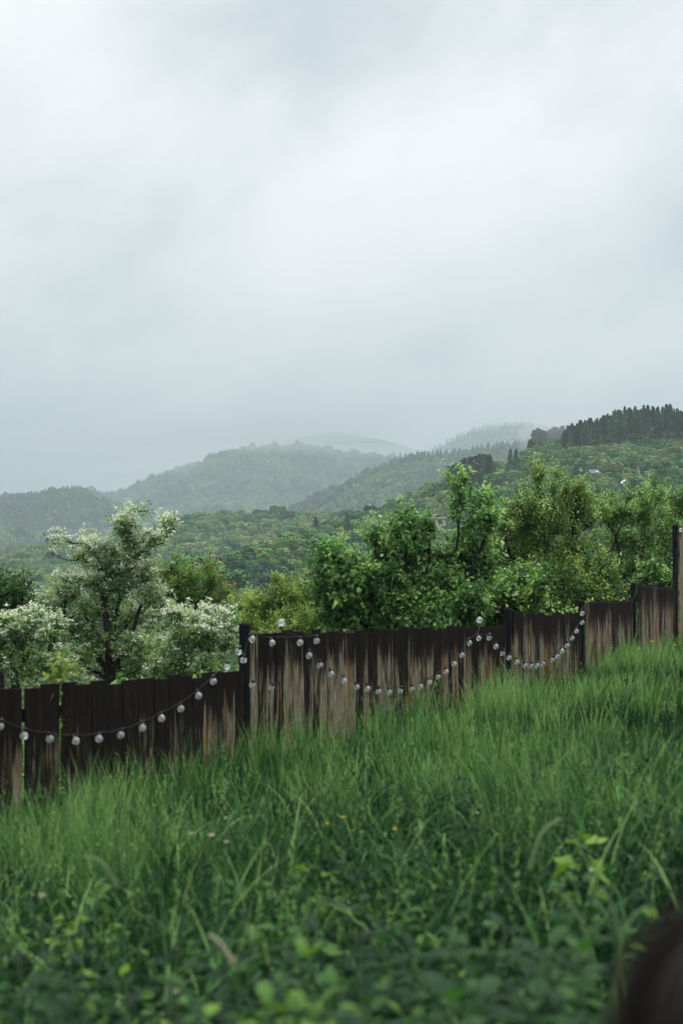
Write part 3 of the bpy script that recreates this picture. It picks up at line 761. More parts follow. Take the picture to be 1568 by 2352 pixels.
for si, (x0, y0, x1, y1, bw, wet) in enumerate(SECT):
    A = fp(x0); B = fp(x1); Ln = np.linalg.norm(B-A); d = (B-A)/Ln
    za, zb_ = ztop(x0, y0), ztop(x1, y1)
    bd = Boards()
    if si == 0:
        cuts = []
        for px, g in [(-200, .03), (-115, .02), (-35, .015)]+GAPS[0]: cuts.append((np.linalg.norm(fp(px)-A), g))
        edges = [0]+[c for c, g in cuts]+[Ln]; gaps = [0]+[g for c, g in cuts]+[0]
        segs = []
        for i in range(len(edges)-1): segs.append((edges[i]+gaps[i]/2, edges[i+1]-gaps[i+1]/2))
    else:
        segs = []; t = 0
        while t < Ln-.05:
            w = rng.uniform(.1, .2); e = min(t+w, Ln); 
            if Ln-e < .07: e = Ln
            segs.append((t+.003, e-.003-(rng.random() < .25)*.008)); t = e
    for i, (s0, s1) in enumerate(segs):
        f0, f1 = s0/Ln, s1/Ln
        dz = rng.normal(0, .013)
        a = A+d*s0; b = A+d*s1
        off = rng.uniform(0, .006); nrm = np.array([d[1], -d[0]])
        w2 = wet if si else float(np.interp(s0/Ln, [0, .45, .72, .85, 1], [1.1, 1., .7, .1, .25]))+rng.normal(0, .08)
        bd.board(a+nrm*off, b+nrm*off, zmid(a)-.1, za+(zb_-za)*f0+dz, za+(zb_-za)*f1+dz+rng.normal(0, .002), .022, rng.random(), s0+si*7.3, w2)
    bd.build('board_panel')
    nrm = np.array([d[1], -d[0]])
    for k, hz in enumerate((.22, .95)):
        mb = MB(); h0 = za-hz; h1 = zb_-hz
        a = A-nrm*.004; b = B-nrm*.004
        c = []
        for dz in (-.05, .05):
            for (pt, z) in ((a, h0), (b, h1)): c.append((pt[0], pt[1], z+dz))
            for (pt, z) in ((b, h1), (a, h0)): c.append((*(pt-nrm*.045), z+dz))
        mb.hexa(c); mb.build('rail', M['postwood'], fence)
def post(px, py_top, w, mat=None, label=None, name='post', cap=True, back=0.):
    a = fp(px); zt = ztop(px, py_top); d = FD; nrm = np.array([d[1], -d[0]])
    c = a-nrm*(.01+back); mb = MB(); zb = zmid(a)-.4
    h = w/2; p4 = [c+d*h+nrm*h, c+d*h-nrm*h, c-d*h-nrm*h, c-d*h+nrm*h]
    mb.hexa([(*q, zb) for q in p4]+[(*q, zt) for q in p4])
    if cap:
        h2 = h*1.12; p5 = [c+d*h2+nrm*h2, c+d*h2-nrm*h2, c-d*h2-nrm*h2, c-d*h2+nrm*h2]; h3 = h*.8
        p6 = [c+d*h3+nrm*h3, c+d*h3-nrm*h3, c-d*h3-nrm*h3, c-d*h3+nrm*h3]
        mb.hexa([(*q, zt+.001) for q in p5]+[(*q, zt+.022) for q in p6])
    o = mb.build(name, mat or M['postwood'], fence)
    if label: o['label'] = label
for px, py, w in [(564, 1437, .075), (1166, 1401, .075), (1336, 1383, .07), (1455, 1342, .07)]: post(px, py, w)
post(1551, 1208, .07, label='tall black post at the right end')
a = fp(1557); b = fp(1900)
bd = Boards(); t = 0; d = (b-a)/np.linalg.norm(b-a); Ln = np.linalg.norm(b-a)
while t < Ln:
    w = rng.uniform(.2, .3); p0 = a+d*t; p1 = a+d*(t+w-.006)
    bd.board(p0, p1, zmid(p0)-.1, ztop(1557, 1208), ztop(1557, 1208), .022, .93, t+50, -.9); t += w
bd.build('board_panel', 'tall pale upright boards at the right end')

# ------------------------------------------------------------------ string lights
def glassmat():
    m, nt, out = newmat('clear_bulb'); L = nt.links.new
    p = nd(nt, 'ShaderNodeBsdfPrincipled', i_Roughness=.15, i_IOR=1.45); p.inputs['Transmission Weight'].default_value = .78
    p.inputs['Base Color'].default_value = (.88, .92, .92, 1); p.inputs['Specular IOR Level'].default_value = .9
    n = nd(nt, 'ShaderNodeTexNoise', i_Scale=60., i_Detail=2.); b = nd(nt, 'ShaderNodeBump', i_Strength=.25, i_Distance=.01)
    tc = nd(nt, 'ShaderNodeTexCoord'); L(tc.outputs['Object'], n.inputs['Vector']); L(n.outputs['Fac'], b.inputs['Height']); L(b.outputs[0], p.inputs['Normal'])
    L(p.outputs[0], out.inputs[0]); return m
M['bulb'] = glassmat()
M['socket'] = plain('black_socket', (.012, .013, .015), .5, .2, 10., spec=.4)
B0 = [(-140,1625),(-70,1650),(0,1668),(56,1690),(115,1697),(175,1702),(228,1697),(278,1688),(328,1672),(372,1650),(416,1628),(457,1598),(491,1565),(522,1531),(549,1497),(560,1516)]
B1 = [(580,1468),(626,1477),(690,1476),(728,1472),(711,1506),(736,1528),(762,1548),(790,1564),(818,1578),(843,1582),(868,1588),(893,1590),(918,1587),(944,1583),(965,1577),(985,1568),(1005,1555),(1023,1543),(1042,1525),(1060,1505),(1077,1477),(1098,1466),(1122,1465),(1138,1485),(1153,1501),(1168,1511),(1186,1521),(1205,1529),(1219,1530),(1233,1529),(1246,1525),(1267,1516),(1279,1508),(1290,1496),(1301,1483),(1313,1466),(1323,1450),(1336,1430),(1336,1409),(1562,1217)]
B2 = [(580,1573),(624,1579)]
UPR = [(647,1430),(1100,1424)]
def bulb_pos(px, py, off=.075):
    D = dep(px); q = P(px, py, D)
    nrm = np.array([FD[1], -FD[0]])
    # step forward of the boards, keeping the same direction of view
    k = off/abs(nrm @ np.array([q[0], q[1]])/D)
    return P(px, py, D-k)
rng = rg(9)
lights = empty('string_lights', tuple(bulb_pos(*B0[0])))
tag(lights, 'black cable of small round clear bulbs looped along the board fence', 'string lights')
def bulb(c, ax, parent, r=.032):
    g = MB(); th = np.linspace(-math.pi/2, math.pi*.36, 9)
    prof = [(max(r*math.cos(t), .0015), r*math.sin(t)) for t in th]+[(r*.42, r*1.05)]
    g.lathe(prof, c, 14, ax=ax)
    o = g.build('bulb', M['bulb'], parent, smooth=True)
    s_ = MB(); s_.lathe([(r*.4, r*.98), (r*.46, r*1.0), (r*.46, r*1.75), (r*.3, r*1.9), (.001, r*1.9)], c, 10, ax=ax)
    V = np.vstack(s_.V)-np.array(parent.location); so = mk('socket', V, [np.vstack(s_.Q)], M['socket'], o)
    return np.asarray(c)+np.asarray(ax)/np.linalg.norm(ax)*r*1.85
cab = MB()
def string(seq, up=None):
    tops = []
    for px, py in seq:
        c = bulb_pos(px, py); ax = np.array([rng.normal(0, .3), rng.normal(-.1, .3), 1.])
        tops.append(bulb(c, ax, lights))
    pts = []
    for a, b in zip(tops[:-1], tops[1:]):
        for f in np.linspace(0, 1, 7)[:-1]: pts.append(a+(b-a)*f-np.array([0, 0, 1])*math.sin(f*math.pi)*.012)
    pts.append(tops[-1]); return pts, tops
pts, t0 = string(B0); cab.tube(pts, .0026, 5)
pts, t1 = string(B1); 
cab.tube(np.vstack([[t0[-1]], t1[:4]]), .0026, 5)
pts2 = []
for seq in [t1[3:-1]]:
    for a, b in zip(seq[:-1], seq[1:]):
        for f in np.linspace(0, 1, 6)[:-1]: pts2.append(a+(b-a)*f-np.array([0, 0, 1])*math.sin(f*math.pi)*.008)
    pts2.append(seq[-1])
cab.tube(pts2, .0026, 5)
# on past the last post, laid along the board tops
far = [t1[-2]]+[bulb_pos(px, py, .04) for px, py in [(1345,1384),(1400,1384),(1452,1380),(1462,1346),(1545,1354),(1551,1300)]]+[t1[-1]]
cab.tube(far, .0026, 5)
pts3, t2 = string(B2); cab.tube(np.vstack([[t0[-1]], [t2[0]], [t2[1]], [t1[1]]]), .0026, 5)
for px, py in UPR:
    c = bulb_pos(px, py, .01); e = bulb(c, np.array([.05, 0, -1.]), lights, .037)
    near = t1[2] if px < 800 else t1[21]
    cab.tube([e, (e+near)/2+[0, -.04, 0], near], .0026, 5)
cab.build('cable', M['socket'], lights)

# ------------------------------------------------------------------ trees beyond the fence
def gp(px, D): q = P(px, HY, D); return np.array([q[0], q[1], float(gz(q[0], q[1]))-.05])
def lobesD(D, L, jit=.35, seed=0):
    r = rg(seed); out = []
    for l in L: out.append((l[0], l[1], D+r.uniform(-jit, jit), *l[2:]))
    return out
HAWL = lobesD(22, [(302,1186,24,16,1,.8),(332,1178,16,9,1,.25),(288,1212,22,26,1.2,1.2),(278,1196,10,12,1,.8),(300,1245,26,22,1,1),(345,1240,36,17,1,1.3),(385,1214,18,22,1.2,1),(372,1245,16,14,1,1.1),(310,1272,48,24,1,1.2),
   (230,1262,40,20,1,1.5),(205,1278,36,20,1,1.4),(190,1250,16,10,1,.8),(140,1243,32,7,1,1),(118,1262,8,10,1,.9),(262,1296,56,30,1,.9),(165,1332,34,14,1,1.6),(205,1338,40,16,1,1.),
   (262,1345,50,36,1,.6),(330,1325,40,30,1,1.2),(345,1372,40,34,1,1.4),(150,1372,45,28,1,.7),(112,1388,36,22,1,.6),(225,1400,55,30,1,.4),(300,1420,55,40,1,.5),(370,1440,50,36,1,.8),
   (170,1440,60,34,1,.6),(240,1470,60,44,1,.35),(330,1490,70,44,1,.5),(160,1510,80,40,1,.4),(280,1530,90,36,1,.5)], .4, 1)
tree('hawthorn_tree', 'tallest white flowering hawthorn with dark forked trunk behind the left fence', 'tree', gp(252, 22),
     [[(252,1500,22),(252,1430,22),(250,1380,22),(262,1330,22),(275,1280,22),(288,1230,22),(300,1190,22)],
      [(250,1540,22),(245,1450,21.8),(235,1360,21.8),(238,1310,21.8),(215,1270,21.8)],
      [(258,1520,22.1),(268,1420,22.1),(300,1310,22.1),(345,1240,22.1),(380,1215,22.1)],
      [(258,1540,22),(310,1440,22),(330,1380,22)], [(248,1540,22),(200,1480,22),(140,1420,22)]],
     HAWL, 1050, .055, M['haw'], 11, None, 14, .2, .7, .010, (.95, 36, .028), .5, .05, 1.6)
L2_ = lobesD(20.5, [(20,1432,50,24,1,1.7),(75,1425,44,24,1,2.),(125,1435,40,22,1,1.6),(50,1450,70,26,1,1.3),(15,1470,60,36,1,.8),(100,1475,60,30,1,.6),(30,1520,80,44,1,.5),(110,1530,70,40,1,.25),(-60,1480,80,70,1,.8),(-110,1440,60,50,1,1.)], .4, 2)
tree('hawthorn_bush', 'low hawthorn at the left edge heaped with white blossom', 'bush', gp(30, 20.5),
     [[(40,1540,20.5),(50,1480,20.5),(60,1440,20.5)], [(30,1560,20.5),(-20,1500,20.5),(-60,1450,20.5)]], L2_, 420, .05, M['haw'], 12, None, 26, .18, .5, .012, (.6, 45, .028), .5, .05, 1.6)
L3_ = lobesD(20, [(400,1412,30,14,1,1.9),(440,1425,42,18,1,1.8),(490,1418,36,16,1,1.9),(520,1440,24,26,1,1.7),(470,1455,50,26,1,1.3),(430,1475,50,28,1,1.),(500,1490,40,34,1,1.2),(420,1510,60,34,1,.8),(370,1500,40,34,1,.6),(480,1540,60,36,1,.6),(400,1540,60,34,1,.5)], .4, 3)
tree('hawthorn_bush', 'spreading hawthorn thick with white blossom left of the black fence post', 'bush', gp(440, 20),
     [[(440,1560,20),(440,1490,20),(430,1440,20)], [(445,1560,20),(480,1500,20),(500,1440,20)]], L3_, 420, .05, M['haw'], 13, None, 26, .18, .45, .012, (.6, 45, .028), .5, .05, 1.6)
tree('dark_tree', 'dark leaved tree top at the left edge beside the hawthorn', 'tree', gp(0, 25),
     [[(5,1500,25),(10,1420,25),(20,1370,25)], [(0,1500,25),(-20,1380,25)], [(5,1480,25),(50,1390,25),(62,1340,25)]],
     lobesD(25, [(2,1342,26,16),(20,1372,34,24),(58,1340,20,10),(45,1352,20,14),(30,1408,44,30),(0,1400,34,30),(60,1420,30,20),(-50,1390,40,40),(-100,1400,50,50),(20,1450,60,30)], .3, 4), 300, .09, M['darkleaf'], 14, None, 22, .28, .5, .014, None, .45, .15)
tree('red_tipped_tree', 'green tree with rusty shoot tips just right of the tall hawthorn', 'tree', gp(410, 27),
     [[(410,1500,27),(405,1420,27),(400,1350,27),(400,1310,27)], [(415,1500,27),(450,1400,27),(480,1330,27)], [(410,1480,27),(360,1380,27)]],
     lobesD(27, [(400,1312,28,18),(372,1330,32,22),(435,1330,34,20),(480,1312,8,22),(484,1345,22,18),(400,1370,55,36),(462,1385,44,34),(515,1362,20,16,.6),(515,1400,36,28),(350,1400,40,40),(420,1430,70,36),(500,1430,50,24)], .5, 5), 430, .06, M['redtip'], 15, None, 26, .28, .8, .014, (.04, 8, .035), .5, .05)
tree('yellow_green_shrub', 'low yellow green shrub with three peaks left of the broadleaf tree', 'shrub', gp(650, 26),
     [[(650,1480,26),(645,1400,26),(640,1335,26)], [(655,1480,26),(700,1400,26),(690,1345,26)], [(660,1480,26),(735,1380,26),(742,1310,26)], [(640,1490,26),(560,1400,26)]],
     lobesD(26, [(558,1398,30,18),(600,1392,40,24),(640,1345,17,22),(655,1375,34,24),(690,1345,22,18),(705,1385,46,32),(742,1318,20,24),(745,1365,34,36),(600,1430,90,22),(700,1428,90,28),(560,1440,50,24),(575,1382,12,12),(650,1460,120,20)], .5, 6), 560, .055, M['limeleaf'], 16, None, 30, .22, .8, .012, (.012, 6, .04), .5, .05)
tree('broadleaf_tree', 'large broad leaved green tree with a thin upright leader behind the middle fence', 'tree', gp(960, 18.6),
     [[(990,1440,18.6),(1020,1340,18.6),(1045,1260,18.6),(1049,1190,18.6),(1053,1120,18.6)], [(1000,1440,18.6),(1080,1330,18.6),(1105,1240,18.6),(1110,1165,18.6)],
      [(975,1440,18.6),(978,1340,18.6),(984,1270,18.6),(985,1215,18.6)], [(930,1440,18.6),(930,1340,18.6),(930,1260,18.6),(928,1200,18.6)],
      [(900,1440,18.6),(872,1340,18.6),(865,1290,18.6),(858,1235,18.6)], [(850,1440,18.6),(780,1360,18.6),(760,1300,18.6)]],
     lobesD(18.6, [(1052,1108,17,13,1.6),(1054,1130,14,16,1.3),(1050,1158,13,14,1.2),(1048,1182,13,10,.9),(1112,1150,20,12,1.2),(1108,1172,24,18,1.2),(1118,1200,20,24,1.2),(1098,1230,32,28),(1075,1265,40,30),
       (925,1196,16,16,1.3),(915,1215,24,14),(938,1228,26,22),(985,1208,18,12,1),(980,1230,14,14,.8),(856,1228,13,14,1.1),(866,1246,16,14),(905,1262,40,26),(955,1280,44,34),(1020,1290,28,36,.8),(870,1296,26,30),
       (760,1278,28,20,1.2),(745,1300,24,26),(790,1310,32,30),(835,1330,36,32),(765,1350,40,38),(900,1335,50,36),(1010,1345,48,40),(1080,1330,44,48),(1100,1290,32,40),(820,1390,70,40),(920,1390,70,42),(1010,1400,60,36),(1080,1390,42,40),(760,1410,30,28),(870,1435,110,26),(1000,1440,90,24)], .45, 7),
     980, .074, M['bigleaf'], 17, None, 18, .24, .45, .009, None, .66, .3, 1.7)
tree('apple_tree', 'olive green fruit tree with tall spiky top shoots right of the broadleaf tree', 'tree', gp(1260, 27),
     [[(1262,1450,27),(1262,1340,27),(1248,1230,27),(1240,1150,27),(1236,1080,27)], [(1265,1450,27),(1300,1330,27),(1310,1220,27),(1325,1130,27)], [(1262,1400,27),(1262,1300,27),(1262,1200,27),(1278,1090,27)], [(1255,1440,27),(1190,1330,27),(1160,1230,27)], [(1265,1430,27),(1360,1330,27),(1390,1260,27)]],
     lobesD(27, [(1236,1092,9,20,2.2),(1228,1078,4,10,1.5),(1245,1080,4,10,1.5),(1281,1095,7,15,2),(1238,1130,24,20),(1208,1140,16,12),(1268,1128,14,14),(1290,1155,22,20),(1322,1122,15,10,1.4),(1328,1145,22,20),(1300,1125,10,8),(1188,1175,26,18),(1225,1175,34,28),
       (1160,1205,26,18),(1150,1240,32,26),(1200,1220,44,32),(1265,1200,44,36),(1330,1190,40,34),(1230,1270,76,42),(1320,1262,64,44),(1170,1290,50,40),(1280,1335,84,46),(1190,1340,60,44),(1370,1330,52,52),(1250,1395,100,36),(1360,1390,60,30),(1130,1270,22,30)], .8, 8),
     1050, .068, M['olive'], 18, None, 24, .34, .9, .008, (.004, 6, .045), .5, .05, 1.8)
tree('plum_tree', 'fresh green rounded tree spreading to the right edge above the stepped fence', 'tree', gp(1450, 29),
     [[(1440,1440,29),(1430,1330,29),(1410,1230,29),(1370,1150,29)], [(1445,1440,29),(1470,1300,29),(1485,1200,29),(1502,1115,29)], [(1450,1430,29),(1530,1300,29),(1560,1190,29)], [(1440,1420,29),(1400,1320,29),(1420,1200,29),(1440,1150,29)]],
     lobesD(29, [(1372,1133,16,12,1.3),(1362,1165,30,24),(1392,1165,20,20),(1412,1146,16,14),(1440,1145,26,14),(1470,1140,22,14),(1500,1112,8,16,2),(1512,1122,6,12,1.4),(1498,1140,26,20),(1545,1150,32,16),(1580,1140,24,20),(1415,1190,44,30),(1480,1185,50,34),(1545,1190,40,32),
       (1420,1250,56,44),(1495,1245,56,44),(1560,1245,50,50),(1440,1315,66,48),(1520,1310,60,46),(1400,1360,50,36),(1480,1365,70,30),(1560,1350,50,50),(1620,1220,60,70),(1630,1330,60,60)], .8, 9),
     900, .07, M['green2'], 19, None, 24, .3, .8, .008, (.006, 6, .05), .5, .05, 1.8)
tree('leafy_shrub', 'bright green arching shrub just behind the fence at the second post', 'shrub', gp(1160, 20.5),
     [[(1150,1440,20.5),(1140,1400,20.5),(1190,1330,20.5)], [(1160,1440,20.5),(1210,1380,20.5)]],
     lobesD(20.5, [(1200,1325,32,14,1.2),(1232,1342,20,14),(1170,1340,26,16),(1140,1362,26,16),(1175,1375,36,20),(1110,1385,28,18),(1120,1410,40,20),(1190,1400,44,16),(1225,1385,26,18),(1170,1430,70,20)], .3, 10), 190, .085, M['green2'], 20, None, 17, .22, .35, .012, None, .65, .25)
tree('leafy_shrub', 'small pale green shrub below the plum tree beside the tall black post', 'shrub', gp(1520, 26),
     [[(1520,1400,26),(1510,1340,26),(1500,1310,26)]],
     lobesD(26, [(1500,1305,24,12),(1525,1322,24,18),(1490,1330,20,16),(1530,1345,26,18),(1510,1370,50,20)], .3, 11), 90, .085, M['green2'], 21, None, 17, .2, .4, .012, None, .65, .25)
# sapling at the fence gap
def sapling():
    rng = rg(31); p0 = bulb_pos(134, 1790, .02); p1 = bulb_pos(140, 1560, .0); o = empty('sapling', gp(134, dep(134)+.05))
    b = np.array(o.location); mb = MB(); st = np.array([b, bulb_pos(133, 1700, -.03), bulb_pos(135, 1600, -.02), bulb_pos(139, 1530, .02), bulb_pos(142, 1512, .02)])
    mb.tube(st, [.008, .007, .006, .005, .003], 6); mb.build('stem', M['sapling'], o)
    n = 110; k = rng.random(n); c = bulb_pos(141, 1535, .02)
    pos = c+rng.normal(0, 1, (n, 3))*[.055, .045, .05]
    lo = rng.random(60); pos2 = b+(c-b)*lo[:, None]+rng.normal(0, .016, (60, 3))
    pos = np.vstack([pos, pos2]); d = rng.normal(0, 1, pos.shape)+[0, 0, .3]
    V, T, A = leaf_arrays(pos, d, np.concatenate([rng.uniform(.04, .075, n), rng.uniform(.03, .05, 60)]), rng, rng.random(len(pos)), .6, .15)
    mk('leaves', V-b, [T], M['sapling'], o, {'tint': A}); tag(o, 'lime green sapling poking up through a gap in the left fence', 'sapling')
sapling()
# undergrowth between fence and trees
def undergrowth():
    rng = rg(41); n = 60000
    t = rng.uniform(-2, 20, n); d = rng.uniform(.5, 7, n)
    xy = FA+FD*t[:, None]+FN*d[:, None]
    hh = .55+.45*vnoise(xy[:, 0]*1.3, xy[:, 1]*1.3, 3)+.2*vnoise(xy[:, 0]*5, xy[:, 1]*5, 4)
    z = gz(xy[:, 0], xy[:, 1])+hh*np.sqrt(rng.random(n))
    V, T, A = leaf_arrays(np.column_stack([xy, z]), rng.normal(0, 1, (n, 3))+[0, 0, .4], rng.uniform(.05, .11, n), rng, rng.random(n), .5, .1)
    o = mk('undergrowth', V, [T], M['green2'], None, {'tint': A}); tag(o, 'leafy undergrowth filling the strip behind the fence', None, None, 'stuff')
undergrowth()

# ------------------------------------------------------------------ grass
def blades(xy, z0, h, w, lean, az, rng, rows=4, curl=1.0):
    n = len(xy); f = np.linspace(0, 1, rows+1)[None]
    ang = lean[:, None]*f**1.1*curl  # bending angle along the blade
    ds = h[:, None]/rows
    dx = np.sin(ang); dz = np.cos(ang)
    X = np.concatenate([np.zeros((n, 1)), np.cumsum((dx[:, 1:]+dx[:, :-1])/2*ds, 1)], 1)
    Z = np.concatenate([np.zeros((n, 1)), np.cumsum((dz[:, 1:]+dz[:, :-1])/2*ds, 1)], 1)
    ca, sa = np.cos(az)[:, None], np.sin(az)[:, None]
    C = np.stack([xy[:, :1]+X*ca, xy[:, 1:]+X*sa, z0[:, None]+Z], -1)
    tw = az+math.pi/2+rng.normal(0, .9, n)
    sd = np.stack([np.cos(tw), np.sin(tw), np.zeros(n)], -1)
    wf = np.clip(1.15-f**1.5*1.1, .05, 1)[0]*np.concatenate([[.6], np.ones(rows)])
    V = []
    for i in range(rows):
        V += [C[:, i]-sd*(w*wf[i]/2)[:, None], C[:, i]+sd*(w*wf[i]/2)[:, None]]
    V.append(C[:, rows]); V = np.stack(V, 1); m = 2*rows+1
    i0 = np.arange(n)[:, None]*m
    Q = np.concatenate([i0+[[2*i, 2*i+1, 2*i+3, 2*i+2]] for i in range(rows-1)])
    T = i0+[[2*rows-2, 2*rows-1, 2*rows]]
    return V.reshape(-1, 3), Q, T, m
def view_scatter(n, ymin, ymax, rng, margin=1.25, power=1.0):
    y = ymin+(ymax-ymin)*rng.random(n)**power
    x = rng.uniform(-1, 1, n)*(y*.24*margin+.4)
    k = past_fence(x, y) < -.08
    return np.column_stack([x, y])[k]
def tufts(n, ymin, ymax, rng, nb, hr, wr, power=1., spread=(.03, .1), lean0=.12, leans=.75, hfun=None):
    c = view_scatter(int(n*1.12), ymin, ymax, rng, 1.4, power); n = len(c)
    big = fbm(c[:, 0]*.7, c[:, 1]*.5, 3, 61); small = fbm(c[:, 0]*2.4, c[:, 1]*1.8, 3, 71)
    k = rng.random(n) < np.clip(.62+2.1*small, .04, 1)*np.interp(c[:, 1], [3.2, 5.2], [.45, 1]); c = c[k]; big = big[k]; small = small[k]; n = len(c)
    th = rng.uniform(hr[0], hr[1], n)*(1+.5*big+.45*small)
    if hfun is not None: th = th*hfun(c)
    sp = rng.uniform(spread[0], spread[1], n); ttint = .30*big+.22*small+rng.normal(0, .12, n)
    m = np.repeat(np.arange(n), nb); N = len(m)
    az = rng.uniform(0, 6.283, N); r = np.sqrt(rng.random(N))
    xy = c[m]+np.stack([np.cos(az), np.sin(az)], -1)*(r*sp[m])[:, None]
    az = az+rng.normal(0, .6, N); lean = lean0+r*leans*rng.uniform(.5, 1.5, N)
    h = th[m]*rng.uniform(.45, 1.15, N); w = rng.uniform(wr[0], wr[1], N)*np.interp(xy[:, 1], [2, 6, 12, 22], [1., 1., 1.3, 1.9])
    return xy, h, w, lean, az, ttint[m], c
def grass():
    rng = rg(51)
    near = lambda y: np.interp(y, [3.0, 4.8, 6.4, 8.5, 13, 20], [-.75, -.5, .1, .85, .9, .8])  # tint drops towards the camera: lusher plants plus vignette darkening put in the colour
    def fence_boost(c):
        d = -past_fence(c[:, 0], c[:, 1]); return (1+.15*np.exp(-(d/1.1)**2))*np.interp(c[:, 0], [-3, 0, 2.5, 5], [1.05, 1., .78, .75])
    # short thick sward underneath, tinted dark as painted shade between the tufts
    xy = view_scatter(100000, 1.6, 24, rng, 1.4, .8); n = len(xy)
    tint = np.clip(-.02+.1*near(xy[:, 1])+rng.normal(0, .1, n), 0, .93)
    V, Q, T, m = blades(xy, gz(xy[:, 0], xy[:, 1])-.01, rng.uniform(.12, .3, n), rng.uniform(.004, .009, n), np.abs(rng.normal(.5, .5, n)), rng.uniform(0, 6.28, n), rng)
    o = mk('meadow_sward', V, [Q, T], M['grass'], None, {'tint': np.repeat(tint, m)}); tag(o, 'short green sward tinted dark for the shade low between the tall tussocks', None, None, 'stuff')
    xy, h, w, lean, az, tt, c = tufts(9500, 2.0, 24, rng, 17, (.26, .48), (.0045, .0105), .85, hfun=fence_boost)
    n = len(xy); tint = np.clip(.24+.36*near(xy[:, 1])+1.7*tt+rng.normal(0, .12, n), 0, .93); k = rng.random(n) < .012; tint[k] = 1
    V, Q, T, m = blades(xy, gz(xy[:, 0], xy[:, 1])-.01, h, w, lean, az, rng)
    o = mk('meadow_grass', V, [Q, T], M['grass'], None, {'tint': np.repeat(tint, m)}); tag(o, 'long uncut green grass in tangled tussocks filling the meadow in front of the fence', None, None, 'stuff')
    # taller arching tussocks that stand above the rest
    xy, h, w, lean, az, tt, c = tufts(1300, 3.0, 23, rng, 15, (.4, .64), (.005, .009), .9, (.02, .07), .08, .8, fence_boost)
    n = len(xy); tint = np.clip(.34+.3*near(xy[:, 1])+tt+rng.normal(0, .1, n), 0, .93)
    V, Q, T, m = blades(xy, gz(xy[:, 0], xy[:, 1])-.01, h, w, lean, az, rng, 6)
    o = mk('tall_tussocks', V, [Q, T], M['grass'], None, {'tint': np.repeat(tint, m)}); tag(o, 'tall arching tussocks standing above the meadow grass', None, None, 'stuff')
    # flowering grass stems with loose heads
    xy = view_scatter(1500, 4., 23, rng, 1.2, .9); n = len(xy); hh = rng.uniform(.36, .62, n); ln = np.abs(rng.normal(.2, .12, n)); az = rng.uniform(0, 6.28, n)
    V, Q, T, m = blades(xy, gz(xy[:, 0], xy[:, 1]), hh, np.full(n, .003)*np.interp(xy[:, 1], [3, 22], [1, 1.7]), ln, az, rng, 4)
    Vr = V.reshape(n, m, 3); tip = Vr[:, -1]; lo = (Vr[:, -3]+Vr[:, -2])/2; kk = np.repeat(np.arange(n), 14); f = rng.random(len(kk))
    pos = lo[kk]+(tip-lo)[kk]*f[:, None]; Vs, Ts, As = leaf_arrays(pos, rng.normal(0, .5, (len(kk), 3))+[0, 0, .8], np.full(len(kk), .022), rng, np.full(len(kk), .88), .35)
    o = mk('flowering_grass', np.vstack([V, Vs]), [Q, np.vstack([T, Ts+len(V)])], M['grass'], None, {'tint': np.concatenate([np.full(len(V), .6), As])}); tag(o, 'thin flowering grass stems with loose pale heads', None, None, 'stuff')
    # broad arching blades near the camera
    xy = view_scatter(4200, 2.0, 9.5, rng, 1.2, 1.); n = len(xy)
    V, Q, T, m = blades(xy, gz(xy[:, 0], xy[:, 1]), rng.uniform(.35, .75, n), rng.uniform(.008, .016, n), rng.uniform(.7, 2.6, n), rng.uniform(0, 6.28, n), rng, 8)
    tint = np.clip(rng.normal(.46, .28, n), 0, .93)
    o = mk('broad_grass', V, [Q, T], M['grass'], None, {'tint': np.repeat(tint, m)}); tag(o, 'broad arching grass leaves in the near meadow', None, None, 'stuff')
    # leafy ground cover low between the blades
    xy = view_scatter(30000, 1.8, 10, rng, 1.2, 1.0); n = len(xy); pt = fbm(xy[:, 0]*1.2, xy[:, 1]*1.2, 3, 81)
    dens = np.interp(xy[:, 1], [2, 5, 7.5, 10], [1, .9, .3, .1]); k = rng.random(n) < dens*(.6+pt*.8); xy = xy[k]; pt = pt[k]; n = len(xy)
    z = gz(xy[:, 0], xy[:, 1])+rng.uniform(.05, .36, n)*(1+.5*pt)
    V, T, A = leaf_arrays(np.column_stack([xy, z]), rng.normal(0, 1, (n, 3))*[1, 1, .5], rng.uniform(.025, .065, n), rng, np.clip(.12+.3*pt+rng.normal(0, .16, n), 0, 1), .6, .2)
    o = mk('ground_cover', V, [T], M['herb'], None, {'tint': A}); tag(o, 'small leafy weeds growing low among the near grass', None, None, 'stuff')
def weeds_mass():
    rng = rg(57); c = view_scatter(1100, 2.4, 6.2, rng, 1.25, 1.2)
    k = rng.random(len(c)) < np.interp(c[:, 1], [2, 4, 6.2], [1, .6, .12])*np.clip(.6+1.5*fbm(c[:, 0]*1.4, c[:, 1]*1.1, 3, 91), .1, 1); c = c[k]; n = len(c)
    hh = rng.uniform(.28, .52, n); tt = np.clip(rng.normal(.36, .27, n), 0, .95); m = np.repeat(np.arange(n), 26); f = rng.random(len(m)); az = rng.uniform(0, 6.28, len(m))
    pos = np.column_stack([c[m]+np.stack([np.cos(az), np.sin(az)], -1)*.03, gz(c[m, 0], c[m, 1])+hh[m]*(.3+.7*f)])
    d = np.column_stack([np.cos(az), np.sin(az), rng.normal(-.1, .35, len(m))+(f > .9)*.6])
    V, T, A = leaf_arrays(pos, d, np.repeat(rng.uniform(.055, .12, n), 26)*(1.15-.5*f)*rng.uniform(.8, 1.2, len(m)), rng, np.clip(tt[m]+.25*f-.1, 0, 1), .6, .25)
    o = mk('leafy_weeds', V, [T], M['herb'], None, {'tint': A}); tag(o, 'dense dark leafy weeds crowding the foot of the picture', None, None, 'stuff')
weeds_mass()
grass()

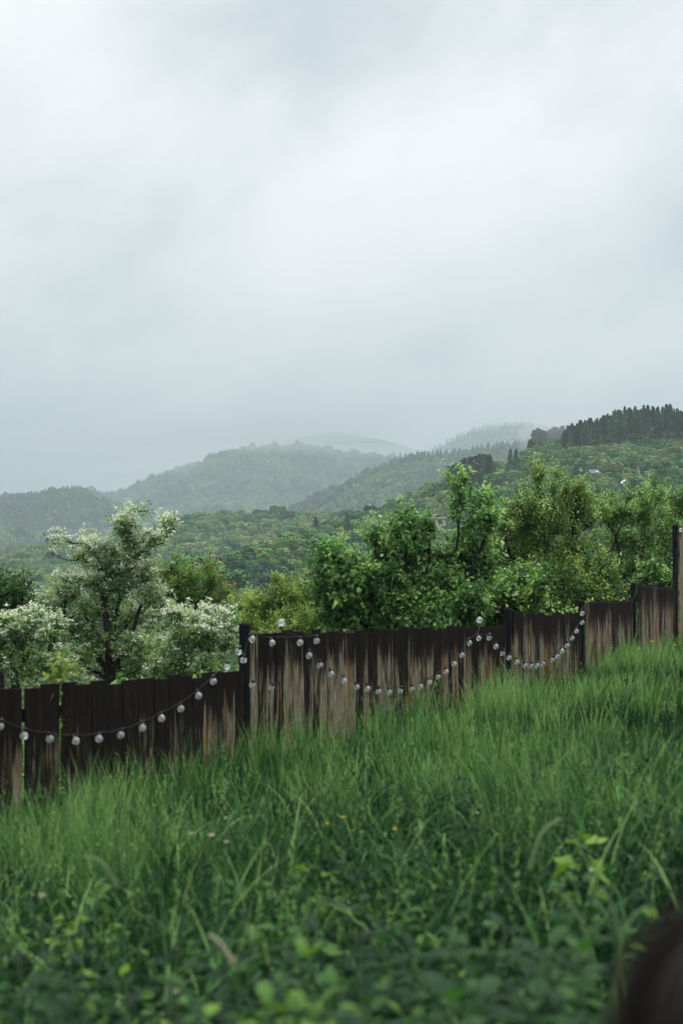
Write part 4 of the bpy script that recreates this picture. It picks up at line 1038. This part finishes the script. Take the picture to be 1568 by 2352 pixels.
# nettles and other broad leaved weeds close to the camera: one thing each
M['weedstem'] = plain('weed_stem', (.06, .12, .04), .6, .2, 5.)
def weed(px, py, D, h, label, seed, leaf=.075, dens=7, tint=(.3, .9), name='nettle_plant', wid=.62):
    "py: where the top of the plant is seen"
    rng = rg(seed); q = P(px, py, D); g = float(gz(q[0], q[1])); o = empty(name, (q[0], q[1], g)); b = np.array(o.location)
    H = max(q[2]-g, .2); ns = dens; stem = MB(); LV = []; 
    pos = []; dr = []; sz = []; tn = []
    for s_ in range(ns):
        off = rng.normal(0, .05, 2)*(s_ > 0); hh = H*rng.uniform(.7, 1.) if s_ else H
        lean = rng.normal(0, .1, 2)
        pts = np.array([[off[0]+lean[0]*f**2, off[1]+lean[1]*f**2, hh*f] for f in np.linspace(0, 1, 6)])
        stem.tube(pts+b, np.linspace(.004, .002, 6), 5)
        m = int(hh/.05); a0 = rng.random()*6.28
        for i in range(m):
            f = (i+1)/m
            if f < .25: continue
            c = np.array([np.interp(f, np.linspace(0, 1, 6), pts[:, k]) for k in range(3)])
            for sgn in (0, math.pi):
                a = a0+i*math.pi/2+sgn; dd = np.array([math.cos(a), math.sin(a), .25+(.6 if f > .93 else 0)])
                pos.append(c+b+dd*.012); dr.append(dd+rng.normal(0, .15, 3)); sz.append(leaf*(1.15-.55*f**3)*rng.uniform(.8, 1.2)); tn.append(rng.uniform(*tint)*(.7+.3*f))
    stem.build('stem', M['weedstem'], o)
    pos = np.array(pos); dr = np.array(dr); sz = np.array(sz); tn = np.clip(tn, 0, 1)
    # broad leaf as six-vertex blade, folded and drooping
    d = dr/np.linalg.norm(dr, axis=1)[:, None]; s = np.cross(d, [0, 0, 1.]); s /= np.linalg.norm(s, axis=1)[:, None]; u = np.cross(s, d)
    L = sz[:, None]
    pts = [pos, pos+d*L*.3+s*L*wid*.5+u*L*.1, pos+d*L*.7+s*L*wid*.36+u*L*.02, pos+d*L-u*L*.18, pos+d*L*.7-s*L*wid*.36+u*L*.02, pos+d*L*.3-s*L*wid*.5+u*L*.1, pos+d*L*.35, pos+d*L*.72-u*L*.05]
    V = np.stack(pts, 1).reshape(-1, 3); i = np.arange(len(pos))[:, None]*8
    T = np.concatenate([i+[[0, 1, 6]], i+[[0, 6, 5]], i+[[2, 3, 7]], i+[[3, 4, 7]]]); Q = np.concatenate([i+[[1, 2, 7, 6]], i+[[6, 7, 4, 5]]])
    mk('leaves', V-b, [Q, T], M['herb'], o, {'tint': np.repeat(tn, 8)}, True)
    tag(o, label, 'plant', 'broad leaved weeds in the near grass')
W_ = [(760,2215,2.9,'yellow green weed at the bottom centre','bright',.07,11),
 (690,2255,2.8,'lime weed at the bottom edge left of centre','bright',.08,10),
 (860,2300,2.7,'lime weed at the bottom edge right of the brightest clump','bright',.08,10),
 (960,2140,3.2,'green weed with small pale top leaves above the bottom centre clump','mid',.08,5),
 (1060,2170,3.1,'broad leaved weed left of the pale topped one','mid',.095,6),
 (1180,2130,3.2,'weed with a pale upturned top leaf right of centre','pale',.1,6),
 (1120,2200,3.0,'wide leaved weed in the middle of the right hand clump','mid',.11,6),
 (1300,2170,3.1,'weed with bright tip leaves near the dark hair','pale',.09,6),
 (1250,2260,2.9,'drooping weed at the lower right','mid',.1,6),
 (1000,2290,2.8,'dark green weed at the bottom edge right of centre','mid',.09,6),
 (340,2200,3.0,'dark leafy weed at the lower left','dark',.07,7),
 (180,2120,3.3,'dark leafy weed in the grass far left','dark',.07,7),
 (60,2240,3.0,'dark leafy weed in the bottom left corner','dark',.075,8),
 (500,2290,2.8,'dark leafy weed at the bottom edge left','dark',.075,7),
 (600,2080,3.6,'green weed in the grass left of the centre','dark',.07,6),
 (840,2040,3.9,'small green weed in the grass near the centre','dark',.07,5),
 (1420,2240,2.9,'weed hugging the dark hair','mid',.08,5),
 (1190,2320,2.7,'large leaf at the bottom edge right','pale',.13,4)]
for i, (px, py, D, lab, tn, lf, dn) in enumerate(W_):
    weed(px, py, D, .4, lab, 200+i, lf, dn, {'bright': (.55, .95), 'mid': (.2, .6), 'pale': (.4, .8), 'dark': (.05, .4)}[tn])

# long bent stalks
M['stalk'] = plain('pale_green_stalk', (.13, .2, .08), .5, .2, 5.)
M['straw'] = plain('dry_straw', (.3, .29, .18), .6, .15, 5.)
def stalk(pts, r, mat, label, name='grass_stalk', flat=1.):
    w = np.array([P(*p) for p in pts]); g = float(gz(w[0][0], w[0][1]))
    # smooth curve
    t = np.linspace(0, len(w)-1, 6*len(w)); 
    def cr(i, f):
        p = [w[max(min(i+k, len(w)-1), 0)] for k in (-1, 0, 1, 2)]
        return .5*((2*p[1])+(-p[0]+p[2])*f+(2*p[0]-5*p[1]+4*p[2]-p[3])*f*f+(-p[0]+3*p[1]-3*p[2]+p[3])*f**3)
    c = np.array([cr(int(min(q, len(w)-1.0001)), q-int(min(q, len(w)-1.0001))) for q in t])
    o = empty(name, tuple(w[0])); mb = MB(); mb.tube(c, np.linspace(r, r*.5, len(c)), 6); mb.build('blade', mat, o, True)
    tag(o, label, 'stalk', 'bent stalks in the near grass')
stalk([(1410,2350,3.0),(1415,2240,3.0),(1425,2160,3.0),(1450,2110,3.0),(1478,2085,3.0)], .005, M['stalk'], 'thick green stalk rising above the dark hair')
stalk([(1415,2240,3.0),(1440,2195,3.0),(1470,2210,3.0)], .004, M['stalk'], 'short side leaf arching right off the thick stalk')
stalk([(1430,2300,3.1),(1420,2150,3.1),(1400,2070,3.1),(1375,2040,3.1)], .004, M['stalk'], 'thin stalk hooked over to the left above the thick one')
stalk([(1360,2280,3.2),(1345,2150,3.2),(1310,2080,3.2),(1270,2040,3.2)], .004, M['stalk'], 'thin stalk hooked left beside the wide leaved weed')
stalk([(1480,2085,3.0),(1500,2120,3.0),(1515,2180,3.0)], .003, M['stalk'], 'drooping tip of green grass above the dark hair')
stalk([(538,2215,2.95),(520,2185,2.95),(500,2160,2.95),(478,2148,2.95)], .006, M['straw'], 'dry straw coloured leaf at the lower left centre', 'dry_leaf')
stalk([(1215,2000,3.9),(1235,1930,3.9),(1262,1895,3.9),(1290,1880,3.9)], .006, M['stalk'], 'pale grass leaf bending right in the right meadow')
stalk([(280,2000,3.8),(282,1900,3.8),(281,1830,3.8)], .0045, M['stalk'], 'straight green stem standing in the left meadow')
stalk([(270,2040,3.6),(250,2000,3.6),(225,1975,3.6),(190,1968,3.6)], .005, M['stalk'], 'pale leaf folded left in the left meadow')

# small flowers
M['petalw'] = plain('cream_petals', (.5, .46, .36), .7, .1, 5.)
M['petaly'] = plain('yellow_petals', (.7, .5, .04), .6, .1, 5.)
def flower(px, py, D, mat, r, label, seed, name, group):
    rng = rg(seed); q = P(px, py, D); g = float(gz(q[0], q[1])); o = empty(name, (q[0], q[1], g)); b = np.array(o.location)
    mb = MB(); mb.tube(np.array([[0, 0, 0], [.01, 0, (q[2]-g)*.5], [0, 0, q[2]-g]])+b, .0018, 4); mb.build('stem', M['weedstem'], o)
    mb = MB()
    for i in range(5):
        a = i*2*math.pi/5+rng.random(); d = np.array([math.cos(a), math.sin(a), .35]); s = np.array([-math.sin(a), math.cos(a), 0])
        c = q; mb.add([c, c+d*r*.6+s*r*.42, c+d*r, c+d*r*.6-s*r*.42], [[0, 1, 2, 3]])
        mb.add([c, c-d*r*.5*[1, 1, -1]+s*r*.3+[0, -.002, r*.3], c+[0, 0, r*.6], c-d*r*.3-s*r*.3+[0, 0, r*.2]], [[0, 1, 2, 3]])
    mb.lathe([(.001, -r*.3), (r*.35, -r*.1), (r*.4, r*.15), (.001, r*.3)], q, 8)
    mb.build('flower_head', mat, o); tag(o, label, 'flower', group)
for i, (px, py, D, lab) in enumerate([(519,1880,6.2,'topmost cream flower left of centre in the meadow'),(487,1920,5.8,'larger cream flower below the topmost one'),(440,1915,5.8,'cream flower at the left of the small cluster'),(521,1935,5.6,'cream flower at the right of the small cluster'),
        (98,2058,4.2,'cream flower alone in the dark left grass'),(1493,1840,7.5,'cream flower in the grass at the right edge'),(1095,1868,7.0,'cream flower in the grass right of the centre'),(1355,2000,4.6,'cream seed head in the right hand grass'),(408,2280,3.3,'cream seed head at the bottom left')]):
    flower(px, py, D, M['petalw'], .011 if i != 1 else .015, lab, 400+i, 'cream_flower', 'cream flowers in the meadow')
for i, (px, py, D, lab) in enumerate([(752,1892,6.2,'left buttercup of the pair in mid meadow'),(788,1878,6.2,'right buttercup of the pair in mid meadow'),(905,1905,6.1,'lone buttercup right of the pair'),(1497,1474,17.,'yellow flower in the grass by the far fence'),(1465,1490,16.5,'yellow flower lower left of the one by the far fence'),(1548,1482,16.5,'yellow flower at the right edge near the fence')]):
    flower(px, py, D, M['petaly'], .010 if D < 10 else .022, lab, 430+i, 'buttercup', 'yellow flowers in the meadow')

# ------------------------------------------------------------------ person, close, seen from behind: only the hair enters the picture
def skinned(name, verts, edges, radii, mat, parent, sub=2):
    me = bpy.data.meshes.new(name); me.from_pydata(verts, edges, []); me.update(); me.materials.append(mat)
    o = bpy.data.objects.new(name, me); COL.objects.link(o); o.parent = parent
    m = o.modifiers.new('skin', 'SKIN'); 
    if not me.skin_vertices: 
        bm = bmesh.new(); bm.from_mesh(me); bm.verts.layers.skin.verify(); bm.to_mesh(me); bm.free()
    for i, r in enumerate(radii):
        me.skin_vertices[0].data[i].radius = r if isinstance(r, tuple) else (r, r)
        me.skin_vertices[0].data[i].use_root = (i == 0)
    s = o.modifiers.new('sub', 'SUBSURF'); s.levels = sub; s.render_levels = sub; m.use_smooth_shade = True
    return o
M['skin'] = plain('skin', (.5, .33, .25), .5, .06, 6.)
def hairmat():
    m, nt, out = newmat('dark_brown_hair'); L = nt.links.new
    tc = nd(nt, 'ShaderNodeTexCoord'); mp = nd(nt, 'ShaderNodeMapping'); mp.inputs['Scale'].default_value = (60, 60, 4)
    n = nd(nt, 'ShaderNodeTexNoise', i_Scale=1., i_Detail=3.); L(tc.outputs['Object'], mp.inputs[0]); L(mp.outputs[0], n.inputs['Vector'])
    r = ramp(nt, [(.3, (.010, .007, .007)), (.7, (.03, .020, .016))], n.outputs['Fac'])
    p = nd(nt, 'ShaderNodeBsdfPrincipled', i_Roughness=.55); L(r.outputs[0], p.inputs['Base Color']); L(p.outputs[0], out.inputs[0]); return m
M['hair'] = hairmat(); M['jacket'] = plain('dark_jacket', (.03, .035, .045), .8, .2, 20.); M['trousers'] = plain('dark_trousers', (.03, .03, .035), .85, .2, 20.)
def person():
    D = 1.15; top = P(1656, 2140, D); g = float(gz(top[0], top[1])); H = top[2]-g
    o = empty('person', (top[0], top[1], g)); k = H/1.2
    def S(*v): return tuple(np.array(v)*k)
    # figure faces +y (away from the camera)
    v = [S(0,0,.62), S(0,.0,.74), S(0,-.01,.88), S(0,-.01,.965), S(0,.005,1.01), S(0,.01,1.07), S(0,.015,1.13),
         S(.065,0,.56), S(.075,.01,.32), S(.08,-.01,.06), S(.085,.07,.025), S(-.065,0,.56), S(-.075,.01,.32), S(-.08,-.01,.06), S(-.085,.07,.025),
         S(.12,-.01,.93), S(.16,-.01,.74), S(.155,.03,.57), S(-.12,-.01,.93), S(-.16,-.01,.74), S(-.155,.03,.57)]
    e = [(0,1),(1,2),(2,3),(3,4),(4,5),(5,6),(0,7),(7,8),(8,9),(9,10),(0,11),(11,12),(12,13),(13,14),(3,15),(15,16),(16,17),(3,18),(18,19),(19,20)]
    r = [(.1,.075),(.09,.065),(.1,.07),(.075,.05),(.034,.034),(.058,.068),(.054,.066),.06,.042,.03,.028,.06,.042,.03,.028,.036,.028,.022,.036,.028,.022]
    r = [tuple(np.array(q if isinstance(q, tuple) else (q, q))*k) for q in r]
    skinned('body', v, e, r, M['skin'], o)
    skinned('jacket', [v[0], v[1], v[2], v[3], v[15], v[16], v[17], v[18], v[19], v[20]], [(0,1),(1,2),(2,3),(3,4),(4,5),(5,6),(3,7),(7,8),(8,9)],
            [tuple(np.array(q)*1.13) for q in (r[0], r[1], r[2], r[3], r[15], r[16], r[17], r[18], r[19], r[20])], M['jacket'], o)
    skinned('trousers', [v[0], v[7], v[8], v[9], v[11], v[12], v[13]], [(0,1),(1,2),(2,3),(0,4),(4,5),(5,6)], [tuple(np.array(q)*1.16) for q in (r[0], r[7], r[8], r[9], r[11], r[12], r[13])], M['trousers'], o)
    # face
    mb = MB(); c = np.array(o.location)+np.array(S(0, .1, 1.075))
    mb.lathe([(.001, -.012), (.011, -.008), (.009, .01), (.003, .03)], c, 8)
    mb.build('nose', M['skin'], o, True)
    for sg in (-1, 1):
        mb = MB(); mb.lathe([(.001, -.009), (.009, -.004), (.009, .004), (.001, .009)], np.array(o.location)+np.array(S(sg*.03, .088, 1.1)), 8); mb.build('eye', M['pane'], o, True)
        mb = MB(); mb.lathe([(.001, -.025), (.012, -.015), (.016, .008), (.001, .025)], np.array(o.location)+np.array(S(sg*.068, .0, 1.085)), 8); mb.build('ear', M['skin'], o, True)
    mb = MB(); mb.tube([np.array(o.location)+np.array(S(x, .088, 1.04)) for x in (-.02, 0, .02)], .004, 6); mb.build('mouth', plain('lips', (.35, .15, .13), .5, .05, 5.), o, True)
    # hair: a cap with strand relief down to the nape, and loose strands
    n1, n2 = 40, 64; V = []; rng = rg(3)
    for i in range(n1):
        th = i/(n1-1)*math.pi*.72
        for j in range(n2):
            ph = j/n2*2*math.pi; bump = 1+.02*math.sin(ph*17+th*3)+.012*rng.normal()
            front = max(0, math.sin(ph)); t2 = th*(1-.42*front)
            V.append((.074*bump*math.sin(t2)*math.cos(ph), .088*bump*math.sin(t2)*math.sin(ph), .1*math.cos(t2)*bump))
    V = np.array(V)*k+np.array(S(0, .005, 1.1)); i = np.arange(n1-1)[:, None]*n2; j = np.arange(n2)[None]; j2 = (j+1) % n2
    Q = np.stack([i+j, i+n2+j, i+n2+j2, i+j2], -1).reshape(-1, 4)
    hr = mk('hair', V, [Q], M['hair'], o, None, True)
    mb = MB()
    for q in range(420):
        ph = rng.uniform(0, 6.28); t0 = rng.uniform(0, .5); pts = []
        if 0.6 < ph < 2.5: t1_ = rng.uniform(.9, 1.1)
        else: t1_ = rng.uniform(1.6, 2.4)
        lift = rng.uniform(.0, .016)+.03*(rng.random() < .12)
        for t in np.linspace(t0, t1_, 7):
            rr = 1.03+lift*8*math.sin((t-t0)/(t1_-t0)*math.pi)
            pts.append((.074*rr*math.sin(t)*math.cos(ph), .088*rr*math.sin(t)*math.sin(ph), .1*rr*math.cos(t)))
        mb.tube(np.array(pts)*k+np.array(S(0, .005, 1.1))+np.array(o.location), .0012, 3, cap=False)
    mb.build('hair_strands', M['hair'], hr) if False else mb.build('hair_strands', M['hair'], o)
    tag(o, 'person with dark brown hair, only the top of the head in the bottom right corner', 'person')
person()

# ------------------------------------------------------------------ air, mist
def volmat(name, dens, col=(.62, .75, .80)):
    m, nt, out = newmat(name); v = nd(nt, 'ShaderNodeVolumePrincipled'); v.inputs['Density'].default_value = dens; v.inputs['Color'].default_value = (*col, 1); v.inputs['Anisotropy'].default_value = 0.
    nt.links.new(v.outputs[0], out.inputs['Volume']); return m
mb = MB(); mb.box((-9600, -9600, -130), (9600, 9600, 660)); hz = mb.build('haze', volmat('damp_air', .00029)); tag(hz, 'damp grey blue air between the hills', None, None, 'stuff')

def mist(px, py, D, rx, ry, rz, dens, label):
    c = P(px, py, D); mb = MB(); th = np.linspace(-math.pi/2, math.pi/2, 13)
    mb.lathe([(max(math.cos(t), .001), math.sin(t)) for t in th], (0, 0, 0), 24)
    V = np.vstack(mb.V)*[rx, ry, rz]+c
    o = mk('mist', V, [np.vstack(mb.Q)], volmat('mist_vapour', dens, (.9, .95, .97)), None, None, True); tag(o, label, None, None, 'stuff')
mist(1252, 998, 636, 13, 16, 7, .010, 'wisp of mist rising behind the pine crest')
mist(1222, 1008, 660, 8, 14, 8, .009, 'small wisp of mist left of the pine crest')
mist(1292, 978, 640, 14, 12, 6, .006, 'wisp of mist between the pine trunks')
mist(640, 975, 5600, 620, 500, 70, .0012, 'low cloud bank above the central mountain')
mist(650, 1040, 3350, 420, 200, 22, .0016, 'veil of low cloud dragging over the crest of the central mountain')
mist(470, 1075, 3350, 300, 200, 20, .0012, 'veil of low cloud left of the mountain crest')
mist(1180, 976, 4700, 260, 200, 26, .0006, 'veil of low cloud on top of the blue mountain')
mist(330, 1010, 5600, 700, 500, 60, .0008, 'low cloud bank left of the central mountain')
mist(790, 935, 5800, 520, 500, 60, .0010, 'low cloud bank right of the central mountain')

# ------------------------------------------------------------------ sky
w = bpy.data.worlds.new('World'); SC.world = w; w.use_nodes = True
nt = w.node_tree; nt.nodes.clear(); L = nt.links.new
out = nt.nodes.new('ShaderNodeOutputWorld'); bg = nd(nt, 'ShaderNodeBackground', i_Strength=.1)
SUN_EL, SUN_AZ = R(58), R(25)
sky = nt.nodes.new('ShaderNodeTexSky'); sky.sky_type = 'NISHITA'; sky.sun_disc = False; sky.sun_elevation = SUN_EL; sky.sun_rotation = SUN_AZ
tc = nd(nt, 'ShaderNodeTexCoord'); sp = nd(nt, 'ShaderNodeSeparateXYZ'); L(tc.outputs['Generated'], sp.inputs[0])
def mth(op, a, b=None, c=None, cl=False):
    n = nd(nt, 'ShaderNodeMath', operation=op, use_clamp=cl)
    for i, q in enumerate((a, b, c)):
        if q is None: continue
        if isinstance(q, (int, float)): n.inputs[i].default_value = q
        else: L(q, n.inputs[i])
    return n.outputs[0]
el = sp.outputs[2]
# cloud layer: project the direction on a flat deck so that the clouds crowd towards the horizon
den = mth('ADD', mth('MAXIMUM', el, 0.), .16)
cx_ = mth('DIVIDE', sp.outputs[0], den); cy_ = mth('DIVIDE', sp.outputs[1], den)
cv = nd(nt, 'ShaderNodeCombineXYZ'); L(cx_, cv.inputs[0]); L(cy_, cv.inputs[1])
mp = nd(nt, 'ShaderNodeMapping'); mp.inputs['Rotation'].default_value = (0, 0, R(-38)); mp.inputs['Scale'].default_value = (.75, 1.7, 1); mp.inputs['Location'].default_value = (1.3, .4, 0); L(cv.outputs[0], mp.inputs[0])
n1 = nd(nt, 'ShaderNodeTexNoise', i_Scale=.95, i_Detail=4., i_Roughness=.45); n1.inputs['Distortion'].default_value = .35; L(mp.outputs[0], n1.inputs['Vector'])
n2 = nd(nt, 'ShaderNodeTexNoise', i_Scale=3.2, i_Detail=5., i_Roughness=.5); L(mp.outputs[0], n2.inputs['Vector'])
nn = mth('ADD', mth('MULTIPLY', n1.outputs['Fac'], .8), mth('MULTIPLY', n2.outputs['Fac'], .2))
# broad bright region low-middle ahead, duller towards the upper left and the horizon
def gauss(ax, az_, sx, sz):
    a = mth('DIVIDE', mth('SUBTRACT', sp.outputs[0], ax), sx); b = mth('DIVIDE', mth('SUBTRACT', el, az_), sz)
    return mth('EXPONENT', mth('MULTIPLY', mth('ADD', mth('MULTIPLY', a, a), mth('MULTIPLY', b, b)), -1.))
dv = nd(nt, 'ShaderNodeCombineXYZ'); L(sp.outputs[0], dv.inputs[0]); L(el, dv.inputs[1]); L(sp.outputs[1], dv.inputs[2])
mq = nd(nt, 'ShaderNodeMapping', vector_type='POINT'); mq.inputs['Rotation'].default_value = (0, 0, R(-24)); L(dv.outputs[0], mq.inputs[0])
mq2 = nd(nt, 'ShaderNodeMapping'); mq2.inputs['Scale'].default_value = (5., 7.5, 3.); mq2.inputs['Location'].default_value = (.4, .9, 0); L(mq.outputs[0], mq2.inputs[0])
n3 = nd(nt, 'ShaderNodeTexNoise', i_Scale=1., i_Detail=7., i_Roughness=.56); n3.inputs['Distortion'].default_value = .25; L(mq2.outputs[0], n3.inputs['Vector'])
mq3 = nd(nt, 'ShaderNodeMapping'); mq3.inputs['Scale'].default_value = (13., 19., 9.); L(mq.outputs[0], mq3.inputs[0])
n4 = nd(nt, 'ShaderNodeTexNoise', i_Scale=1., i_Detail=6., i_Roughness=.6); L(mq3.outputs[0], n4.inputs['Vector'])
v = mth('ADD', mth('ADD', mth('ADD', mth('MULTIPLY', mth('SUBTRACT', nn, .5), .3), mth('MULTIPLY', mth('SUBTRACT', n4.outputs['Fac'], .5), .3)), mth('MULTIPLY', mth('SUBTRACT', n3.outputs['Fac'], .5), 1.2)), .52)
for ax, az_, sx, sz, am in [(.0, .22, .16, .07, .26), (-.2, .34, .08, .08, .26), (.15, .13, .1, .03, .2), (-.02, .16, .06, .04, .06), (.24, .21, .05, .05, -.2), (.2, .33, .1, .04, -.05),
                            (-.03, .108, .05, .018, -.08), (-.24, .05, .2, .055, -.45), (.05, .09, .2, .035, .12), (-.2, .23, .07, .05, -.12), (-.02, .33, .07, .04, -.12), (-.12, .125, .12, .02, .08)]:
    v = mth('ADD', v, mth('MULTIPLY', gauss(ax, az_, sx, sz), am))
cr = ramp(nt, [(.0, (.40, .475, .50)), (.3, (.61, .655, .67)), (.55, (.86, .865, .86)), (.8, (1.03, 1.0, .985)), (1, (1.09, 1.05, 1.03))], v)
# an overcast sky is up to three times brighter overhead than near the horizon
zen = mth('MULTIPLY_ADD', mth('MAXIMUM', mth('SUBTRACT', el, .36), 0.), 4.0, 1.)
cs = nd(nt, 'ShaderNodeVectorMath', operation='SCALE'); L(cr.outputs[0], cs.inputs[0]); L(mth('MULTIPLY', zen, 7.45), cs.inputs['Scale'])
mx = nd(nt, 'ShaderNodeMix', data_type='RGBA'); mx.inputs[0].default_value = .93; L(sky.outputs[0], mx.inputs[6]); L(cs.outputs[0], mx.inputs[7])
L(mx.outputs[2], bg.inputs[0]); L(bg.outputs[0], out.inputs[0])

sd = bpy.data.lights.new('sun', 'SUN'); sd.energy = 1.2; sd.angle = R(10); sd.color = (1, .98, .95)
so = bpy.data.objects.new('sun', sd); COL.objects.link(so)
dirv = Vector((math.sin(SUN_AZ)*math.cos(SUN_EL), math.cos(SUN_AZ)*math.cos(SUN_EL), math.sin(SUN_EL)))
so.rotation_euler = dirv.to_track_quat('Z', 'Y').to_euler()

# ------------------------------------------------------------------ camera
cd = bpy.data.cameras.new('camera'); co = bpy.data.objects.new('camera', cd); COL.objects.link(co); SC.camera = co
co.location = (0, 0, CZ); co.rotation_euler = (R(90), 0, 0)
cd.sensor_fit = 'VERTICAL'; cd.sensor_height = 36; cd.sensor_width = 24; cd.lens = 50; cd.shift_y = (HY-1176)/2352
cd.clip_start = .05; cd.clip_end = 20000
cd.dof.use_dof = True; cd.dof.focus_distance = 300; cd.dof.aperture_fstop = 2.9
SC.view_settings.view_transform = 'Standard'; SC.view_settings.look = 'None'; SC.view_settings.exposure = .75; SC.view_settings.gamma = 1
SC.cycles.max_bounces = 6; SC.cycles.diffuse_bounces = 3; SC.cycles.transmission_bounces = 4; SC.cycles.volume_bounces = 0; SC.cycles.use_light_tree = False; SC.cycles.transparent_max_bounces = 8
SC.cycles.use_denoising = True; SC.cycles.filter_width = 1.3; SC.cycles.sample_clamp_indirect = 4.
